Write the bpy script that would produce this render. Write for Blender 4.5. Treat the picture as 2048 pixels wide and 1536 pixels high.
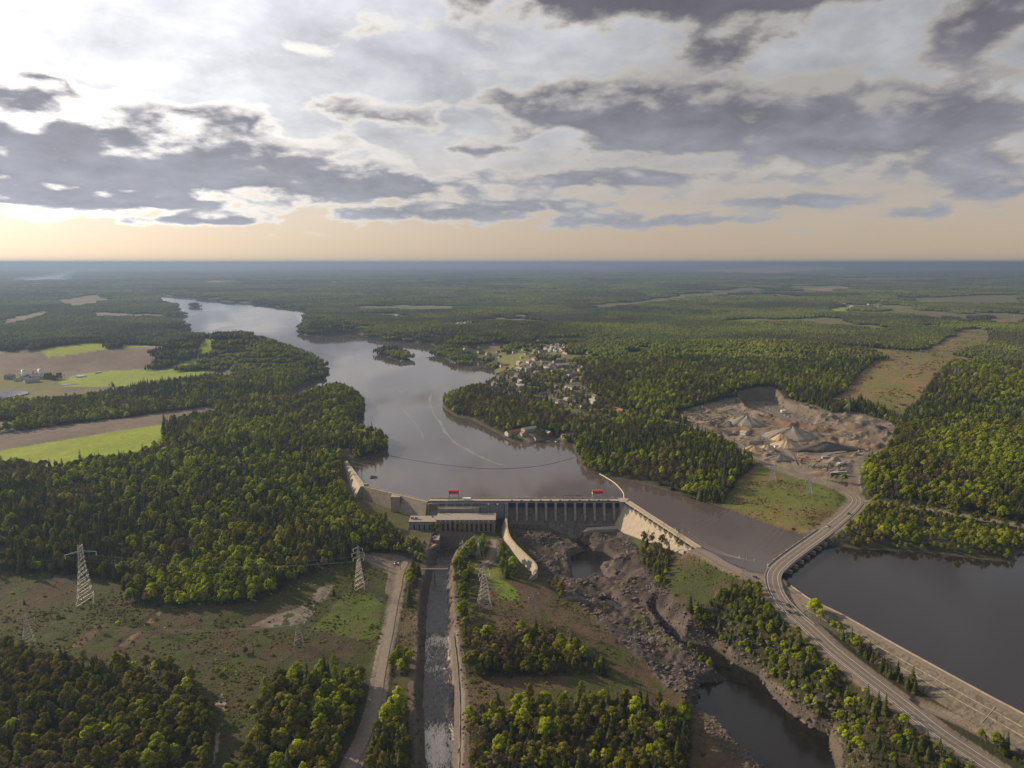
import bpy, bmesh, math, random
import numpy as np
from mathutils import Vector, Matrix

for _o in list(bpy.data.objects):
    bpy.data.objects.remove(_o)
SC = bpy.context.scene
COL = SC.collection
random.seed(7)
RNG = np.random.default_rng(11)

# ------------------------------------------------------------------ camera
F = 1409.0                      # focal length in pixels of the 2048 px wide photograph
CZ = 250.0                      # the drone hovers 250 m above the lake
PITCH = math.atan((768 - 524.5) / F)
SP, CP = math.sin(PITCH), math.cos(PITCH)
cam_data = bpy.data.cameras.new('camera')
cam_data.sensor_fit = 'HORIZONTAL'
cam_data.sensor_width = 36.0
cam_data.lens = 36.0 * F / 2048.0
cam_data.clip_start = 1.0
cam_data.clip_end = 400000.0
cam = bpy.data.objects.new('camera', cam_data)
cam.location = (0, 0, CZ)
cam.rotation_euler = (math.pi / 2 - PITCH, 0, 0)
COL.objects.link(cam)
SC.camera = cam

# ------------------------------------------------------------------ render settings
SC.render.engine = 'CYCLES'
SC.view_settings.view_transform = 'Standard'
SC.view_settings.look = 'None'
SC.view_settings.exposure = 0.62
SC.view_settings.gamma = 1.0
SC.view_settings.use_curve_mapping = False
cy = SC.cycles
cy.max_bounces = 5
cy.diffuse_bounces = 1
cy.glossy_bounces = 2
cy.transmission_bounces = 3
cy.volume_bounces = 0
cy.transparent_max_bounces = 6
cy.use_denoising = True
cy.sample_clamp_indirect = 4.0
cy.caustics_reflective = False
cy.caustics_refractive = False

# ------------------------------------------------------------------ sun
SUN_AZ = math.radians(-62.0)    # to the left of the view
SUN_EL = math.radians(24.0)
SUND = Vector((math.sin(SUN_AZ) * math.cos(SUN_EL), math.cos(SUN_AZ) * math.cos(SUN_EL), math.sin(SUN_EL)))
sl = bpy.data.lights.new('sun', 'SUN')
sl.energy = 5.0
sl.angle = math.radians(0.6)
sl.color = (1.0, 0.78, 0.50)
sun = bpy.data.objects.new('sun', sl)
sun.rotation_euler = (-SUND).to_track_quat('-Z', 'Y').to_euler()
sun.location = (-900, 600, 900)
COL.objects.link(sun)

# ------------------------------------------------------------------ node helpers
def nd(nt, typ, i=None, **kw):
    n = nt.nodes.new(typ)
    for k, v in kw.items():
        setattr(n, k, v)
    if i is not None:
        items = i.items() if isinstance(i, dict) else enumerate(i)
        for k, v in items:
            if v is None:
                continue
            if isinstance(v, bpy.types.NodeSocket):
                nt.links.new(v, n.inputs[k])
            else:
                n.inputs[k].default_value = v
    return n
def mth(nt, op, a, b=None, c=None, clamp=False):
    return nd(nt, 'ShaderNodeMath', [a, b, c], operation=op, use_clamp=clamp).outputs[0]
def sstep(nt, x, lo, hi, a=0.0, b=1.0):
    return nd(nt, 'ShaderNodeMapRange', {0: x, 1: lo, 2: hi, 3: a, 4: b}, interpolation_type='SMOOTHSTEP').outputs[0]
def mixc(nt, f, a, b, bt='MIX'):
    n = nt.nodes.new('ShaderNodeMix'); n.data_type = 'RGBA'; n.blend_type = bt
    for k, v in ((0, f), (6, a), (7, b)):
        if isinstance(v, bpy.types.NodeSocket): nt.links.new(v, n.inputs[k])
        elif k == 0: n.inputs[0].default_value = v
        else: n.inputs[k].default_value = (v[0], v[1], v[2], 1.0)
    return n.outputs[2]
def scl(nt, col, f):
    return nd(nt, 'ShaderNodeVectorMath', {0: col, 3: f}, operation='SCALE').outputs[0]
def noise(nt, vec, scale, detail=4.0, rough=0.55, dist=0.0, out=0):
    return nd(nt, 'ShaderNodeTexNoise', {'Vector': vec, 'Scale': scale, 'Detail': detail, 'Roughness': rough, 'Distortion': dist}).outputs[out]

# ------------------------------------------------------------------ picture <-> place
def ray(u, v):
    dx, dy = (u - 1024.0) / F, (768.0 - v) / F
    return dx, CP + dy * SP, -SP + dy * CP
def P(u, v, z=0.0):
    """the place at height z that the photograph shows at pixel (u, v)"""
    dx, y, w = ray(u, v)
    t = (z - CZ) / w
    return (dx * t, y * t, z)
def PY(u, v, Y):
    """the place at depth Y that the photograph shows at pixel (u, v)"""
    dx, y, w = ray(u, v)
    t = Y / y
    return (dx * t, Y, CZ + w * t)
DY = P(1100, 1003, 4)[1] - 696.5      # the dam axis, fixed by the crest line
def poly(s, z=0.0):
    return np.array([P(float(a.split(',')[0]), float(a.split(',')[1]), z)[:2] for a in s.split()])

# ------------------------------------------------------------------ sky
def make_world():
    w = bpy.data.worlds.new('World'); SC.world = w; w.use_nodes = True
    nt = w.node_tree; nt.nodes.clear()
    out = nd(nt, 'ShaderNodeOutputWorld')
    tc = nd(nt, 'ShaderNodeTexCoord')
    dirv = nd(nt, 'ShaderNodeVectorMath', [tc.outputs['Generated']], operation='NORMALIZE').outputs[0]
    sx = nd(nt, 'ShaderNodeSeparateXYZ', [dirv])
    x, y, z = sx.outputs
    sky = nd(nt, 'ShaderNodeTexSky')
    sky.sky_type = 'NISHITA'; sky.sun_disc = False
    sky.sun_elevation = SUN_EL; sky.sun_rotation = SUN_AZ
    sky.altitude = 300; sky.air_density = 1.0; sky.dust_density = 2.0; sky.ozone_density = 1.0
    zp = mth(nt, 'MAXIMUM', z, 0.0)
    def plane(off):
        zc = mth(nt, 'ADD', zp, off)
        return nd(nt, 'ShaderNodeCombineXYZ', [mth(nt, 'DIVIDE', x, zc), mth(nt, 'DIVIDE', y, zc), 0.0]).outputs[0]
    def noise2(v, s, det, ro, di=0.0):
        return nd(nt, 'ShaderNodeTexNoise', {'Vector': v, 'Scale': s, 'Detail': det, 'Roughness': ro, 'Distortion': di}, noise_dimensions='2D').outputs[0]
    p, p2 = plane(0.26), plane(0.285)
    n1 = noise2(p, 5.4, 8.0, 0.55, 0.1)
    n2 = noise2(p2, 5.4, 5.0, 0.55, 0.1)
    n3 = noise2(p, 3.4, 6.0, 0.6, 0.1)
    az = mth(nt, 'ARCTAN2', x, y)
    azv = nd(nt, 'ShaderNodeCombineXYZ', [az, az, az]).outputs[0]
    zv = nd(nt, 'ShaderNodeCombineXYZ', [z, z, z]).outputs[0]
    blobs = [  # u, v, half width, half height (pixels), weight : the big clouds of that evening
        (60, 285, 340, 76, .52), (400, 318, 220, 46, .48), (50, 172, 120, 32, .34), (430, 232, 110, 24, .28),
        (740, 372, 180, 24, .38), (730, 225, 180, 28, .20), (190, 400, 210, 16, .40), (430, 440, 110, 11, .34),
        (860, 425, 140, 15, .34), (1430, 235, 310, 58, .56), (1150, 200, 170, 42, .30), (1800, 250, 240, 52, .56),
        (1450, -50, 560, 80, .55), (1960, 40, 120, 60, .36), (1470, 95, 140, 32, .30), (1230, 357, 180, 17, .32),
        (1080, 412, 140, 13, .26), (1290, 442, 250, 14, .28), (1590, 402, 130, 15, .29), (1990, 375, 110, 22, .34),
        (1930, 328, 150, 20, .26), (1840, 424, 80, 12, .26), (960, 299, 70, 9, .26), (700, 45, 150, 34, .10)]
    tot = None
    for k in range(0, len(blobs), 3):
        sa, oa, sz, oz, wt = [], [], [], [], []
        for (u, v, hw, hh, w_) in blobs[k:k + 3]:
            d = Vector(ray(u, v)).normalized()
            a0 = math.atan2(d.x, d.y)
            dw = abs(math.atan2(*Vector(ray(u + hw * 1.0, v)).xy) - a0)
            dh = abs(Vector(ray(u, v + hh * 1.05)).normalized().z - d.z)
            sa.append(1 / dw); oa.append(-a0 / dw); sz.append(1 / dh); oz.append(-d.z / dh); wt.append(w_ * 1.65)
        vm = lambda op, *i: nd(nt, 'ShaderNodeVectorMath', list(i), operation=op).outputs[0]
        q = vm('MULTIPLY_ADD', azv, tuple(sa), tuple(oa)); r = vm('MULTIPLY_ADD', zv, tuple(sz), tuple(oz))
        r2 = vm('MULTIPLY_ADD', q, q, vm('MULTIPLY', r, r))
        g = vm('DIVIDE', tuple(wt), vm('MULTIPLY_ADD', r2, r2, (1.0, 1.0, 1.0)))
        e = nd(nt, 'ShaderNodeVectorMath', [g, (1.0, 1.0, 1.0)], operation='DOT_PRODUCT').outputs[1]
        t_ = nd(nt, 'ShaderNodeVectorMath', [g, r], operation='DOT_PRODUCT').outputs[1]     # upper side of each cloud
        tot = e if tot is None else mth(nt, 'ADD', tot, e)
        tops = t_ if k == 0 else mth(nt, 'ADD', tops, t_)
    zb = mth(nt, 'MULTIPLY_ADD', z, 22.0, -2.2)                     # rows of small clouds low over the horizon
    tot = mth(nt, 'ADD', tot, mth(nt, 'DIVIDE', 0.17, mth(nt, 'MULTIPLY_ADD', zb, zb, 1.0)))
    tot = mth(nt, 'ADD', tot, sstep(nt, z, 0.42, 0.66, 0.0, 0.42))   # dark deck of the view's top carried on overhead, added to cut ambient light
    tot = mth(nt, 'MINIMUM', tot, 0.90)
    D = mth(nt, 'ADD', mth(nt, 'MULTIPLY_ADD', n1, 1.35, -1.02), tot)
    D2 = mth(nt, 'ADD', mth(nt, 'MULTIPLY_ADD', n2, 1.35, -1.02), tot)
    fade = sstep(nt, z, 0.025, 0.05)
    cover = mth(nt, 'MULTIPLY', sstep(nt, D, -0.11, 0.12), fade)
    thick = sstep(nt, D, -0.03, 0.30)
    litt = sstep(nt, mth(nt, 'MULTIPLY_ADD', tops, 0.42, mth(nt, 'MULTIPLY', mth(nt, 'SUBTRACT', D, D2), 0.65)), 0.03, 0.34)       # puffs whose sunward side is thinner catch the light
    sd = nd(nt, 'ShaderNodeVectorMath', [dirv, tuple(SUND)], operation='DOT_PRODUCT').outputs[1]
    sd = mth(nt, 'MAXIMUM', sd, 0.0)
    glow = mth(nt, 'POWER', sd, 9.0)
    glow2 = mth(nt, 'POWER', sd, 3.0)
    # thin high veil between the clouds
    veil = mixc(nt, sstep(nt, z, -0.02, 0.20), (0.76, 0.59, 0.42), (0.63, 0.63, 0.66))
    veil = scl(nt, veil, mth(nt, 'ADD', mth(nt, 'MULTIPLY_ADD', glow2, 1.30, 0.70), mth(nt, 'MULTIPLY', glow, 0.9)))
    veil = scl(nt, veil, mth(nt, 'MULTIPLY_ADD', mth(nt, 'MULTIPLY', mth(nt, 'SUBTRACT', n3, 0.5), sstep(nt, z, 0.02, 0.22)), 1.25, 1.0))
    base = mixc(nt, 0.88, scl(nt, sky.outputs[0], 0.1), veil)
    edgec = nd(nt, 'ShaderNodeRGB').outputs[0]; edgec.default_value = (1.0, 0.95, 0.89, 1)
    edge = scl(nt, edgec, mth(nt, 'ADD', mth(nt, 'MULTIPLY_ADD', glow2, 1.75, 0.43), mth(nt, 'MULTIPLY', glow, 0.9)))
    corec = mixc(nt, sstep(nt, z, 0.04, 0.30), (0.36, 0.37, 0.42), (0.17, 0.165, 0.195))
    core = scl(nt, corec, mth(nt, 'ADD', mth(nt, 'MULTIPLY_ADD', glow2, 0.6, 0.45), mth(nt, 'MULTIPLY', n1, 0.8)))
    cl = mixc(nt, mth(nt, 'MULTIPLY', thick, mth(nt, 'MULTIPLY_ADD', litt, -0.80, 1.0)), edge, core)
    tot_c = mixc(nt, cover, base, cl)
    bg = nd(nt, 'ShaderNodeBackground', [scl(nt, tot_c, 6.8), 0.1])
    nt.links.new(bg.outputs[0], out.inputs[0])
    w.cycles.sampling_method = 'NONE'
make_world()
# ------------------------------------------------------------------ numpy noise
def _h(ix, iy, seed):
    n = (ix.astype(np.int64) * 374761393 + iy.astype(np.int64) * 668265263 + seed * 974634777) & 0xffffffff
    n = ((n ^ (n >> 13)) * 1274126177) & 0xffffffff
    n = n ^ (n >> 16)
    return (n & 0xffff).astype(np.float32) / 65535.0
def vnoise(x, y, seed=0):
    fx, fy = np.floor(x), np.floor(y)
    tx, ty = (x - fx).astype(np.float32), (y - fy).astype(np.float32)
    tx = tx * tx * (3 - 2 * tx); ty = ty * ty * (3 - 2 * ty)
    a = _h(fx, fy, seed); b = _h(fx + 1, fy, seed); c = _h(fx, fy + 1, seed); d = _h(fx + 1, fy + 1, seed)
    return (a + (b - a) * tx) * (1 - ty) + (c + (d - c) * tx) * ty
def fbm(x, y, scale, octs=4, seed=0, ridged=False):
    r = np.zeros(np.shape(x), np.float32); amp = 1.0; tot = 0.0
    ca, sa = 0.8, 0.6
    X, Y = np.asarray(x) / scale, np.asarray(y) / scale
    for k in range(octs):
        n = vnoise(X, Y, seed + k * 17) * 2 - 1
        if ridged: n = 1 - 2 * np.abs(n)
        r += amp * n; tot += amp; amp *= 0.5
        X, Y = (X * ca - Y * sa) * 2.03, (X * sa + Y * ca) * 2.03
    return r / tot
def smooth(x, a, b):
    t = np.clip((x - a) / (b - a), 0, 1)
    return t * t * (3 - 2 * t)
def inside(pg, x, y):
    r = np.zeros(x.shape, bool)
    m = (x >= pg[:, 0].min()) & (x <= pg[:, 0].max()) & (y >= pg[:, 1].min()) & (y <= pg[:, 1].max())
    if not m.any(): return r
    xs, ys = x[m], y[m]; c = np.zeros(xs.shape, bool)
    q = np.roll(pg, 1, 0)
    for (x1, y1), (x0, y0) in zip(pg, q):
        if y1 == y0: continue
        c ^= ((y1 > ys) != (y0 > ys)) & (xs < (x0 - x1) * (ys - y1) / (y0 - y1) + x1)
    r[m] = c
    return r
def pldist(pl, x, y, closed=False, big=1e6, reach=None, zs=None):
    """distance to a polyline; optionally the height zs of the nearest point of it"""
    d = np.full(x.shape, big, np.float32)
    zz = np.zeros(x.shape, np.float32) if zs is not None else None
    R = reach or 1e9
    m = (x >= pl[:, 0].min() - R) & (x <= pl[:, 0].max() + R) & (y >= pl[:, 1].min() - R) & (y <= pl[:, 1].max() + R)
    if m.any():
        xs, ys = x[m].astype(np.float64), y[m].astype(np.float64)
        best = np.full(xs.shape, big * big); bz = np.zeros(xs.shape)
        n = len(pl)
        for k in range(n if closed else n - 1):
            a, b = pl[k], pl[(k + 1) % n]
            ex, ey = b - a; L = ex * ex + ey * ey + 1e-12
            t = np.clip(((xs - a[0]) * ex + (ys - a[1]) * ey) / L, 0, 1)
            dd = (xs - a[0] - t * ex) ** 2 + (ys - a[1] - t * ey) ** 2
            w = dd < best
            best = np.where(w, dd, best)
            if zs is not None: bz = np.where(w, zs[k] + t * (zs[(k + 1) % n] - zs[k]), bz)
        d[m] = np.sqrt(best)
        if zs is not None: zz[m] = bz
    return (d, zz) if zs is not None else d
def sdist(pg, x, y, reach=None):
    d = pldist(pg, x, y, True, reach=reach)
    return np.where(inside(pg, x, y), -d, d)
def spline(pts, n=8):
    """Catmull-Rom through the points"""
    p = np.array(pts, float); q = np.vstack([2 * p[0] - p[1], p, 2 * p[-1] - p[-2]])
    r = []
    for k in range(len(p) - 1):
        a, b, c, d = q[k:k + 4]
        for t in np.linspace(0, 1, n, endpoint=False):
            r.append(.5 * ((2 * b) + (c - a) * t + (2 * a - 5 * b + 4 * c - d) * t * t + (3 * b - a - 3 * c + d) * t ** 3))
    r.append(p[-1])
    return np.array(r)
def path3(s, n=8):
    """'u,v,z u,v,z ...' -> smooth 3-D path"""
    pts = [P(*map(float, a.split(','))) for a in s.split()]
    return spline(pts, n)

# ------------------------------------------------------------------ the map of the valley (outlines read off the photograph, laid out on the ground)
LAKE = poly('297,587 309,597 318,607 357,612 357,617 338,622 345,629 367,629 367,633 337,634 313,640 342,643 362,646 375,657 369,661 335,663 '
 '313,660 321,665 369,672 440,678 520,692 590,706 630,722 642,742 639,756 612,766 592,780 586,794 600,806 622,794 648,782 689,780 716,794 731,808 727,830 706,852 698,862 '
 '728,864 767,877 776,890 776,899 767,908 732,915 712,928 697,938 708,956 731,979 800,995 858,1004 1000,1003 1252,1003 1290,1028 1345,1064 1395,1098 1455,1134 1500,1150 1545,1162 '
 '1571,1172 1599,1190 1623,1205 1680,1232 1785,1291 1890,1349 1978,1397 2048,1434 2400,1640 3300,1640 3300,1098 2048,1102 2024,1114 2035,1122 1996,1122 1943,1116 1873,1107 1803,1102 1715,1098 '
 '1680,1091 1655,1088 1637,1086 1615,1073 1575,1063 1540,1051 1496,1035 1461,1020 1437,1012 1410,1006 1358,988 1319,976 1279,964 1240,958 '
 '1200,950 1172,943 1160,923 1150,900 1146,888 1126,888 1111,874 1095,878 1087,884 1060,888 1021,882 1005,871 970,853 943,839 911,832 892,820 '
 '885,812 888,802 902,796 931,789 966,782 984,764 990,748 988,738 982,731 970,723 951,719 939,729 911,727 896,719 872,711 884,697 857,687 814,683 763,678 728,672 712,666 '
 '677,667 634,673 603,669 597,662 611,648 677,646 722,654 720,651 677,643.5 611,641 609,637 620,631 613,625 612,619 574,616 516,608 513,606 '
 '461,604 410,599 393,593 328,591 325,587')
ISLES = [poly('381,613 384,610.5 391,610 397,612 398,615 390,616.5 383,616'),
         poly('757,707 768,703 785,703 802,707 812,713 818,720 806,722 788,718 768,712')]
FARRIVER = poly('20,564.5 60,563.5 103,562.5 140,558.5 118,555.5 130,551 150,541 136,542.5 126,546 104,551 61,557')
CREEK = poly('236,686 250,681 262,683 256,690 268,697 258,699 246,693')
POOL = poly('1141,1112 1172,1101 1207,1103 1239,1126 1222,1131 1200,1133 1206,1146 1214,1161 1190,1156 1170,1162 1148,1166 1143,1140', -30)
PONDLET = poly('1200,1197 1222,1196 1246,1212 1240,1222 1215,1216', -29)
GULLY = poly('1146,1084 1160,1080 1180,1092 1186,1100 1172,1101 1158,1094', -29.5)
GORGE = poly('1306,1229 1330,1252 1363,1281 1426,1295 1469,1327 1518,1352 1539,1383 1574,1422 1627,1457 1659,1468 1660,1492 1673,1536 1690,1640 '
 '1570,1640 1525,1533 1476,1492 1444,1454 1402,1420 1388,1418 1395,1397 1398,1366 1451,1362 1419,1338 1395,1313 1360,1306 1349,1292 1328,1270 1311,1246', -34)
RACE = poly('879,1092 936,1092 920,1106 901,1122 893,1150 893,1231 898,1291 905,1361 909,1432 907,1534 900,1700 850,1700 852,1534 845,1396 849,1326 852,1249 856,1196 868,1130', -28)
# ground heights read off the slopes: pixel u, v and metres above the lake
HP = '''0,1060,4 150,1090,-2 0,1200,-8 170,1205,-10 300,1240,-11 450,1180,-8 600,1200,-12 720,1178,-15 750,1140,-16 800,1125,-17 795,1190,-17 780,1260,-17 700,1500,-17
 100,1300,-12 100,1480,-14 400,1320,-13 400,1500,-15 560,1400,-14 830,1150,-18 820,1300,-19 815,1480,-19 860,1140,-20 400,1000,3 250,980,3 600,1060,-5 680,1040,-10 740,1010,-11 700,965,-5 692,940,-1 690,918,3 770,1030,-13 800,1060,-14 760,1080,-12
 0,900,6 300,900,7 550,900,8 650,840,9 715,900,5 930,1112,-15 980,1110,-14 1000,1150,-14 1000,1180,-15 1060,1170,-17 950,1240,-16 915,1180,-17 1060,1290,-17 930,1300,-18 1000,1450,-18 930,1480,-19 1250,1450,-21 1330,1410,-25 1150,1240,-21 1250,1310,-24 1110,1200,-20 990,1085,-14 945,1085,-16
 1040,1062,-21 1080,1075,-22 1110,1092,-25 1220,1075,-22 1245,1070,-20 1160,1180,-28 1260,1180,-25 1220,1180,-28 1300,1260,-29 1080,1130,-27 1110,1160,-27 1370,1340,-31 1290,1215,-27
 1262,1062,-18 1300,1082,-14 1345,1098,-9 1388,1115,-3 1270,1110,-17 1330,1130,-11 1300,1140,-15 1400,1135,-2 1450,1150,0 1500,1155,2 1350,1190,-14 1420,1200,-8 1450,1240,-11 1380,1240,-20 1500,1210,-2 1550,1250,-3 1500,1290,-14 1600,1340,-10 1560,1370,-19 1680,1430,-14 1750,1490,-12 1450,1300,-22
 1680,1265,-2 1750,1310,-4 1855,1385,-5 1960,1440,-6 2040,1480,-7 1990,1540,-9 1900,1560,-9
 1300,940,6 1450,965,7 1560,1000,5 1640,1030,6 1700,1010,7 1800,1060,6 1950,1080,6 1600,900,12 1400,870,14 1250,900,10 1850,950,16 2000,900,20 1750,860,16 2100,1060,6 1200,880,9'''
_c = np.array([[float(k) for k in a.split(',')] for a in HP.split()])
HXY = np.array([P(*r)[:2] for r in _c]); HZ = _c[:, 2]
_A = np.sqrt(((HXY[:, None] - HXY[None]) ** 2).sum(-1)) + np.eye(len(HZ)) * 4.0
_W = np.linalg.solve(np.block([[_A, np.ones((len(HZ), 1))], [np.ones((1, len(HZ))), np.zeros((1, 1))]]), np.append(HZ, 0))
def rbf(x, y):
    r = np.full(x.shape, _W[-1], np.float64)
    for (a, b), w in zip(HXY, _W): r += w * np.sqrt((x - a) ** 2 + (y - b) ** 2)
    return r
HILLS = [(470, 712, 56, 190, 110), (560, 728, 30, 120, 80), (690, 800, 22, 70, 70), (150, 706, 36, 230, 170), (1330, 775, 26, 260, 190), (745, 880, 9, 40, 50), (950, 820, 6, 90, 70),
         (1250, 730, 26, 320, 200), (920, 690, 28, 200, 260), (1600, 720, 28, 500, 260), (1980, 780, 30, 300, 300), (660, 654, 22, 150, 120), (1010, 660, 30, 350, 260), (345, 655, 16, 110, 110)]
# roads: smooth paths with the height of the roadway
ROAD_MAIN = path3('1255,822,14 1300,836,14 1358,848,14 1425,868,13 1477,890,12 1500,913,11 1556,937,9 1595,950,8.5 1654,968,7.5 1690,982,6.5 1707,992,6 1713,1003,6 1700,1020,6 1674,1043,5.5 1644,1067,5 1595,1102,5 1562,1128,5 1547,1146,5 1546,1166,4.5 1558,1196,3 1588,1229,1.5 1620,1257,0.5 1665,1299,-1 1732,1352,-3 1803,1406,-5 1873,1461,-6.5 1930,1500,-8 1990,1540,-9 2100,1620,-10', 6)
ROAD_SIDE = path3('1712,1000,6 1745,1004,6.5 1800,1012,7 1860,1020,7 1930,1032,7 2048,1052,7 2250,1080,7', 5)
ROAD_CREST = path3('1394,1096,4 1425,1112,4 1455,1130,4 1490,1146,4 1520,1156,4.3 1544,1160,4.6', 4)
ROAD_ACCESS = path3('690,1570,-17.5 703,1530,-17.5 729,1477,-17.5 750,1414,-17.3 764,1333,-17 778,1263,-17 790,1200,-17 796,1176,-17 800,1150,-17 812,1122,-17', 6)
ROAD_RACE = path3('903,1262,-18.5 907,1300,-18.5 912,1354,-18.8 914,1414,-19 909,1534,-19 905,1640,-19', 5)
ROAD_ISLE = path3('990,1080,-14 988,1100,-14 979,1120,-14 955,1132,-14.5 932,1136,-15.5', 5)
ROAD_TOE = path3('1574,1182,2.5 1590,1196,2 1600,1215,1.5 1604,1236,1', 5)
ROAD_TOE2 = path3('1840,1410,-7 1900,1436,-7.2 1970,1470,-8 2060,1512,-8.5', 4)
QUARRY_ROADS = [path3('1597,950,8.5 1588,925,9 1580,908,9 1552,888,10 1530,868,11 1505,850,12 1470,828,12', 5),
                path3('1600,948,8.5 1622,930,9 1650,910,10 1690,902,11', 4),
                path3('1760,905,10 1740,918,10 1716,928,9 1714,945,8.5 1706,960,8 1712,985,7', 5)]
ROADS = [(ROAD_MAIN, 7.5, 14), (ROAD_SIDE, 4, 8), (ROAD_CREST, 7, 7), (ROAD_ACCESS, 3.5, 6), (ROAD_RACE, 2.2, 3), (ROAD_ISLE, 2.4, 4), (ROAD_TOE, 3.2, 4), (ROAD_TOE2, 2.5, 3)] + [(q, 4, 5) for q in QUARRY_ROADS]
QUARRY = poly('1340,838 1400,820 1440,812 1465,806 1495,804 1530,802 1575,808 1634,822 1660,834 1713,832 1780,850 1788,868 1772,897 1737,921 1715,930 1706,965 1654,955 1595,946 1540,928 1500,905 1470,885 1420,862 1370,848', 10)
PIT = poly('1480,806 1515,800 1545,800 1562,812 1590,824 1636,838 1625,856 1585,850 1545,842 1500,828', 6)
FIELD_BR = poly('1461,980 1490,955 1516,937 1591,956 1660,975 1692,990 1700,1002 1690,1020 1660,1045 1619,1070 1575,1063 1540,1051 1496,1035 1461,1020 1437,1012', 5)
CORRIDOR = poly('1654,824 1690,800 1720,775 1760,748 1700,735 1665,727 1700,720 1770,726 1820,728 1850,705 1885,680 1925,660 1990,663 1985,690 1940,705 1915,735 1960,745 2048,772 2048,784 1960,765 1900,762 1870,790 1830,830 1800,850 1720,822', 8)
CORR2 = poly('1960,640 2048,640 2048,655 1990,652', 8)
CORR3 = poly('1170,668 1280,682 1420,702 1540,724 1538,729 1400,712 1270,690 1170,675', 14)
F_GREEN = [poly('-300,935 0,901 323,853 330,893 300,905 239,922 150,930 89,936 0,926 -300,960', 6), poly('110,760 150,750 198,744 308,740 403,744 432,756 350,768 290,774 191,772 130,772', 6),
           poly('85,722 130,717 185,711 222,711 219,720 150,726 96,729', 6), poly('342,737 396,730 407,718 440,716 425,726 393,742', 8), poly('240,712 345,699 340,706 300,714 250,717', 6),
           poly('1040,727 1075,722 1068,735 1030,744 1012,746', 6), poly('1640,622 1700,613 1712,620 1690,625', 8), poly('1020,770 1045,764 1080,760 1070,768 1030,778', 12), poly('1110,800 1150,792 1190,800 1160,808', 14), poly('1000,716 1040,708 1060,714 1020,724', 8)]
F_BROWN = [poly('-300,905 0,869 220,842 417,815 438,832 323,853 0,901 -300,935', 6), poly('-300,730 0,718 85,722 96,729 219,720 250,717 318,711 345,698 376,684 392,689 308,732 308,740 198,744 110,757 0,748 -300,755', 6),
           poly('403,744 472,746 482,757 432,757', 6), poly('-40,842 34,846 36,858 0,866 -40,870', 6), poly('160,625 340,632 310,640 200,640', 6)]
F_GRASS = [poly('-300,755 0,748 110,760 191,772 290,775 160,798 60,806 0,808 -300,812', 6), poly('100,600 200,590 235,600 150,615', 8), poly('0,640 90,622 110,628 0,660', 8),
           poly('1180,610 1500,575 1540,580 1200,618', 10), poly('1530,575 1700,572 1660,585', 10), poly('1560,560 1800,556 1780,566', 10), poly('1790,595 2048,588 2048,605 1850,606', 10), poly('700,612 960,612 900,622 720,620', 10)]
FARPALE = [poly('1340,545 1560,540 1700,542 1560,550', 10), poly('1600,577 1740,575 1650,583', 10)]
MEADOW = poly('-300,1165 0,1160 151,1164 240,1171 256,1214 369,1222 520,1210 562,1182 615,1154 660,1136 712,1116 803,1113 814,1133 803,1170 796,1205 780,1270 764,1345 700,1345 672,1332 '
 '640,1350 560,1360 520,1400 500,1480 470,1560 410,1560 420,1440 400,1370 330,1335 264,1330 105,1325 0,1300 -300,1300', -12)
PARKING = poly('712,1115 760,1112 803,1113 818,1116 814,1133 801,1164 798,1186 770,1188 775,1147 745,1135', -16.5)
ISLET = poly('868,1086 1000,1046 1040,1050 1120,1066 1150,1100 1110,1130 1110,1160 1200,1230 1300,1290 1380,1340 1420,1390 1440,1560 1420,1640 880,1640 895,1500 900,1300 880,1150', -17)
DAMTOE = poly('1000,1030 1270,1030 1300,1078 1262,1110 1100,1110 1000,1075', -20)
WINGTOE = poly('684,912 700,912 728,965 860,995 862,1066 812,1066 775,1034 716,1020 690,990 680,950', -6)
RIDGE = poly('1255,1062 1300,1080 1388,1112 1460,1138 1545,1165 1560,1200 1620,1260 1735,1355 1875,1463 2100,1640 1690,1640 1673,1536 1659,1468 1540,1383 1426,1295 1330,1245 1280,1170 1255,1100', -8)
EMB = poly('1562,1160 1600,1185 1625,1203 1680,1230 1785,1289 1890,1347 1978,1395 2048,1432 2400,1640 2200,1640 2060,1485 1960,1430 1855,1378 1750,1305 1680,1265 1625,1225 1600,1205', 0)
# woods standing on the otherwise open ground below the dam
WOODS = [poly('905,1290 935,1275 1010,1268 1120,1266 1180,1300 1222,1338 1130,1345 930,1352', -17), poly('925,1450 1000,1420 1180,1395 1300,1400 1380,1450 1372,1520 1400,1640 915,1640', -19),
         poly('904,1130 925,1122 943,1150 930,1200 945,1262 920,1275 903,1250 900,1170', -17), poly('992,1112 1006,1104 1024,1130 1042,1160 1008,1162', -15), poly('905,1128 918,1112 940,1104 975,1092 982,1100 950,1118 925,1125', -15.5),
         poly('1262,1092 1300,1092 1345,1110 1330,1150 1345,1195 1400,1210 1470,1195 1530,1185 1550,1215 1610,1275 1725,1365 1860,1475 2000,1600 1720,1640 1700,1535 1680,1492 1640,1468 1600,1428 1560,1390 1500,1348 1440,1310 1380,1278 1320,1212 1268,1140', -10),
         poly('1608,1222 1640,1240 1680,1272 1760,1322 1850,1392 1950,1442 2060,1495 2200,1590 2160,1610 2010,1515 1890,1452 1820,1398 1740,1335 1660,1275', -5),
         poly('1095,1175 1120,1165 1150,1190 1120,1200', -22), poly('1310,1420 1385,1430 1378,1540 1330,1640 1290,1640', -24)]
STRIP = poly('818,1125 850,1128 848,1250 840,1400 848,1640 720,1640 770,1420 800,1230', -18)
STRIPW = [poly('812,1145 846,1142 842,1215 806,1222', -18), poly('790,1300 840,1300 838,1350 780,1350', -18), poly('772,1400 838,1420 842,1640 720,1640', -18)]
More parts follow.
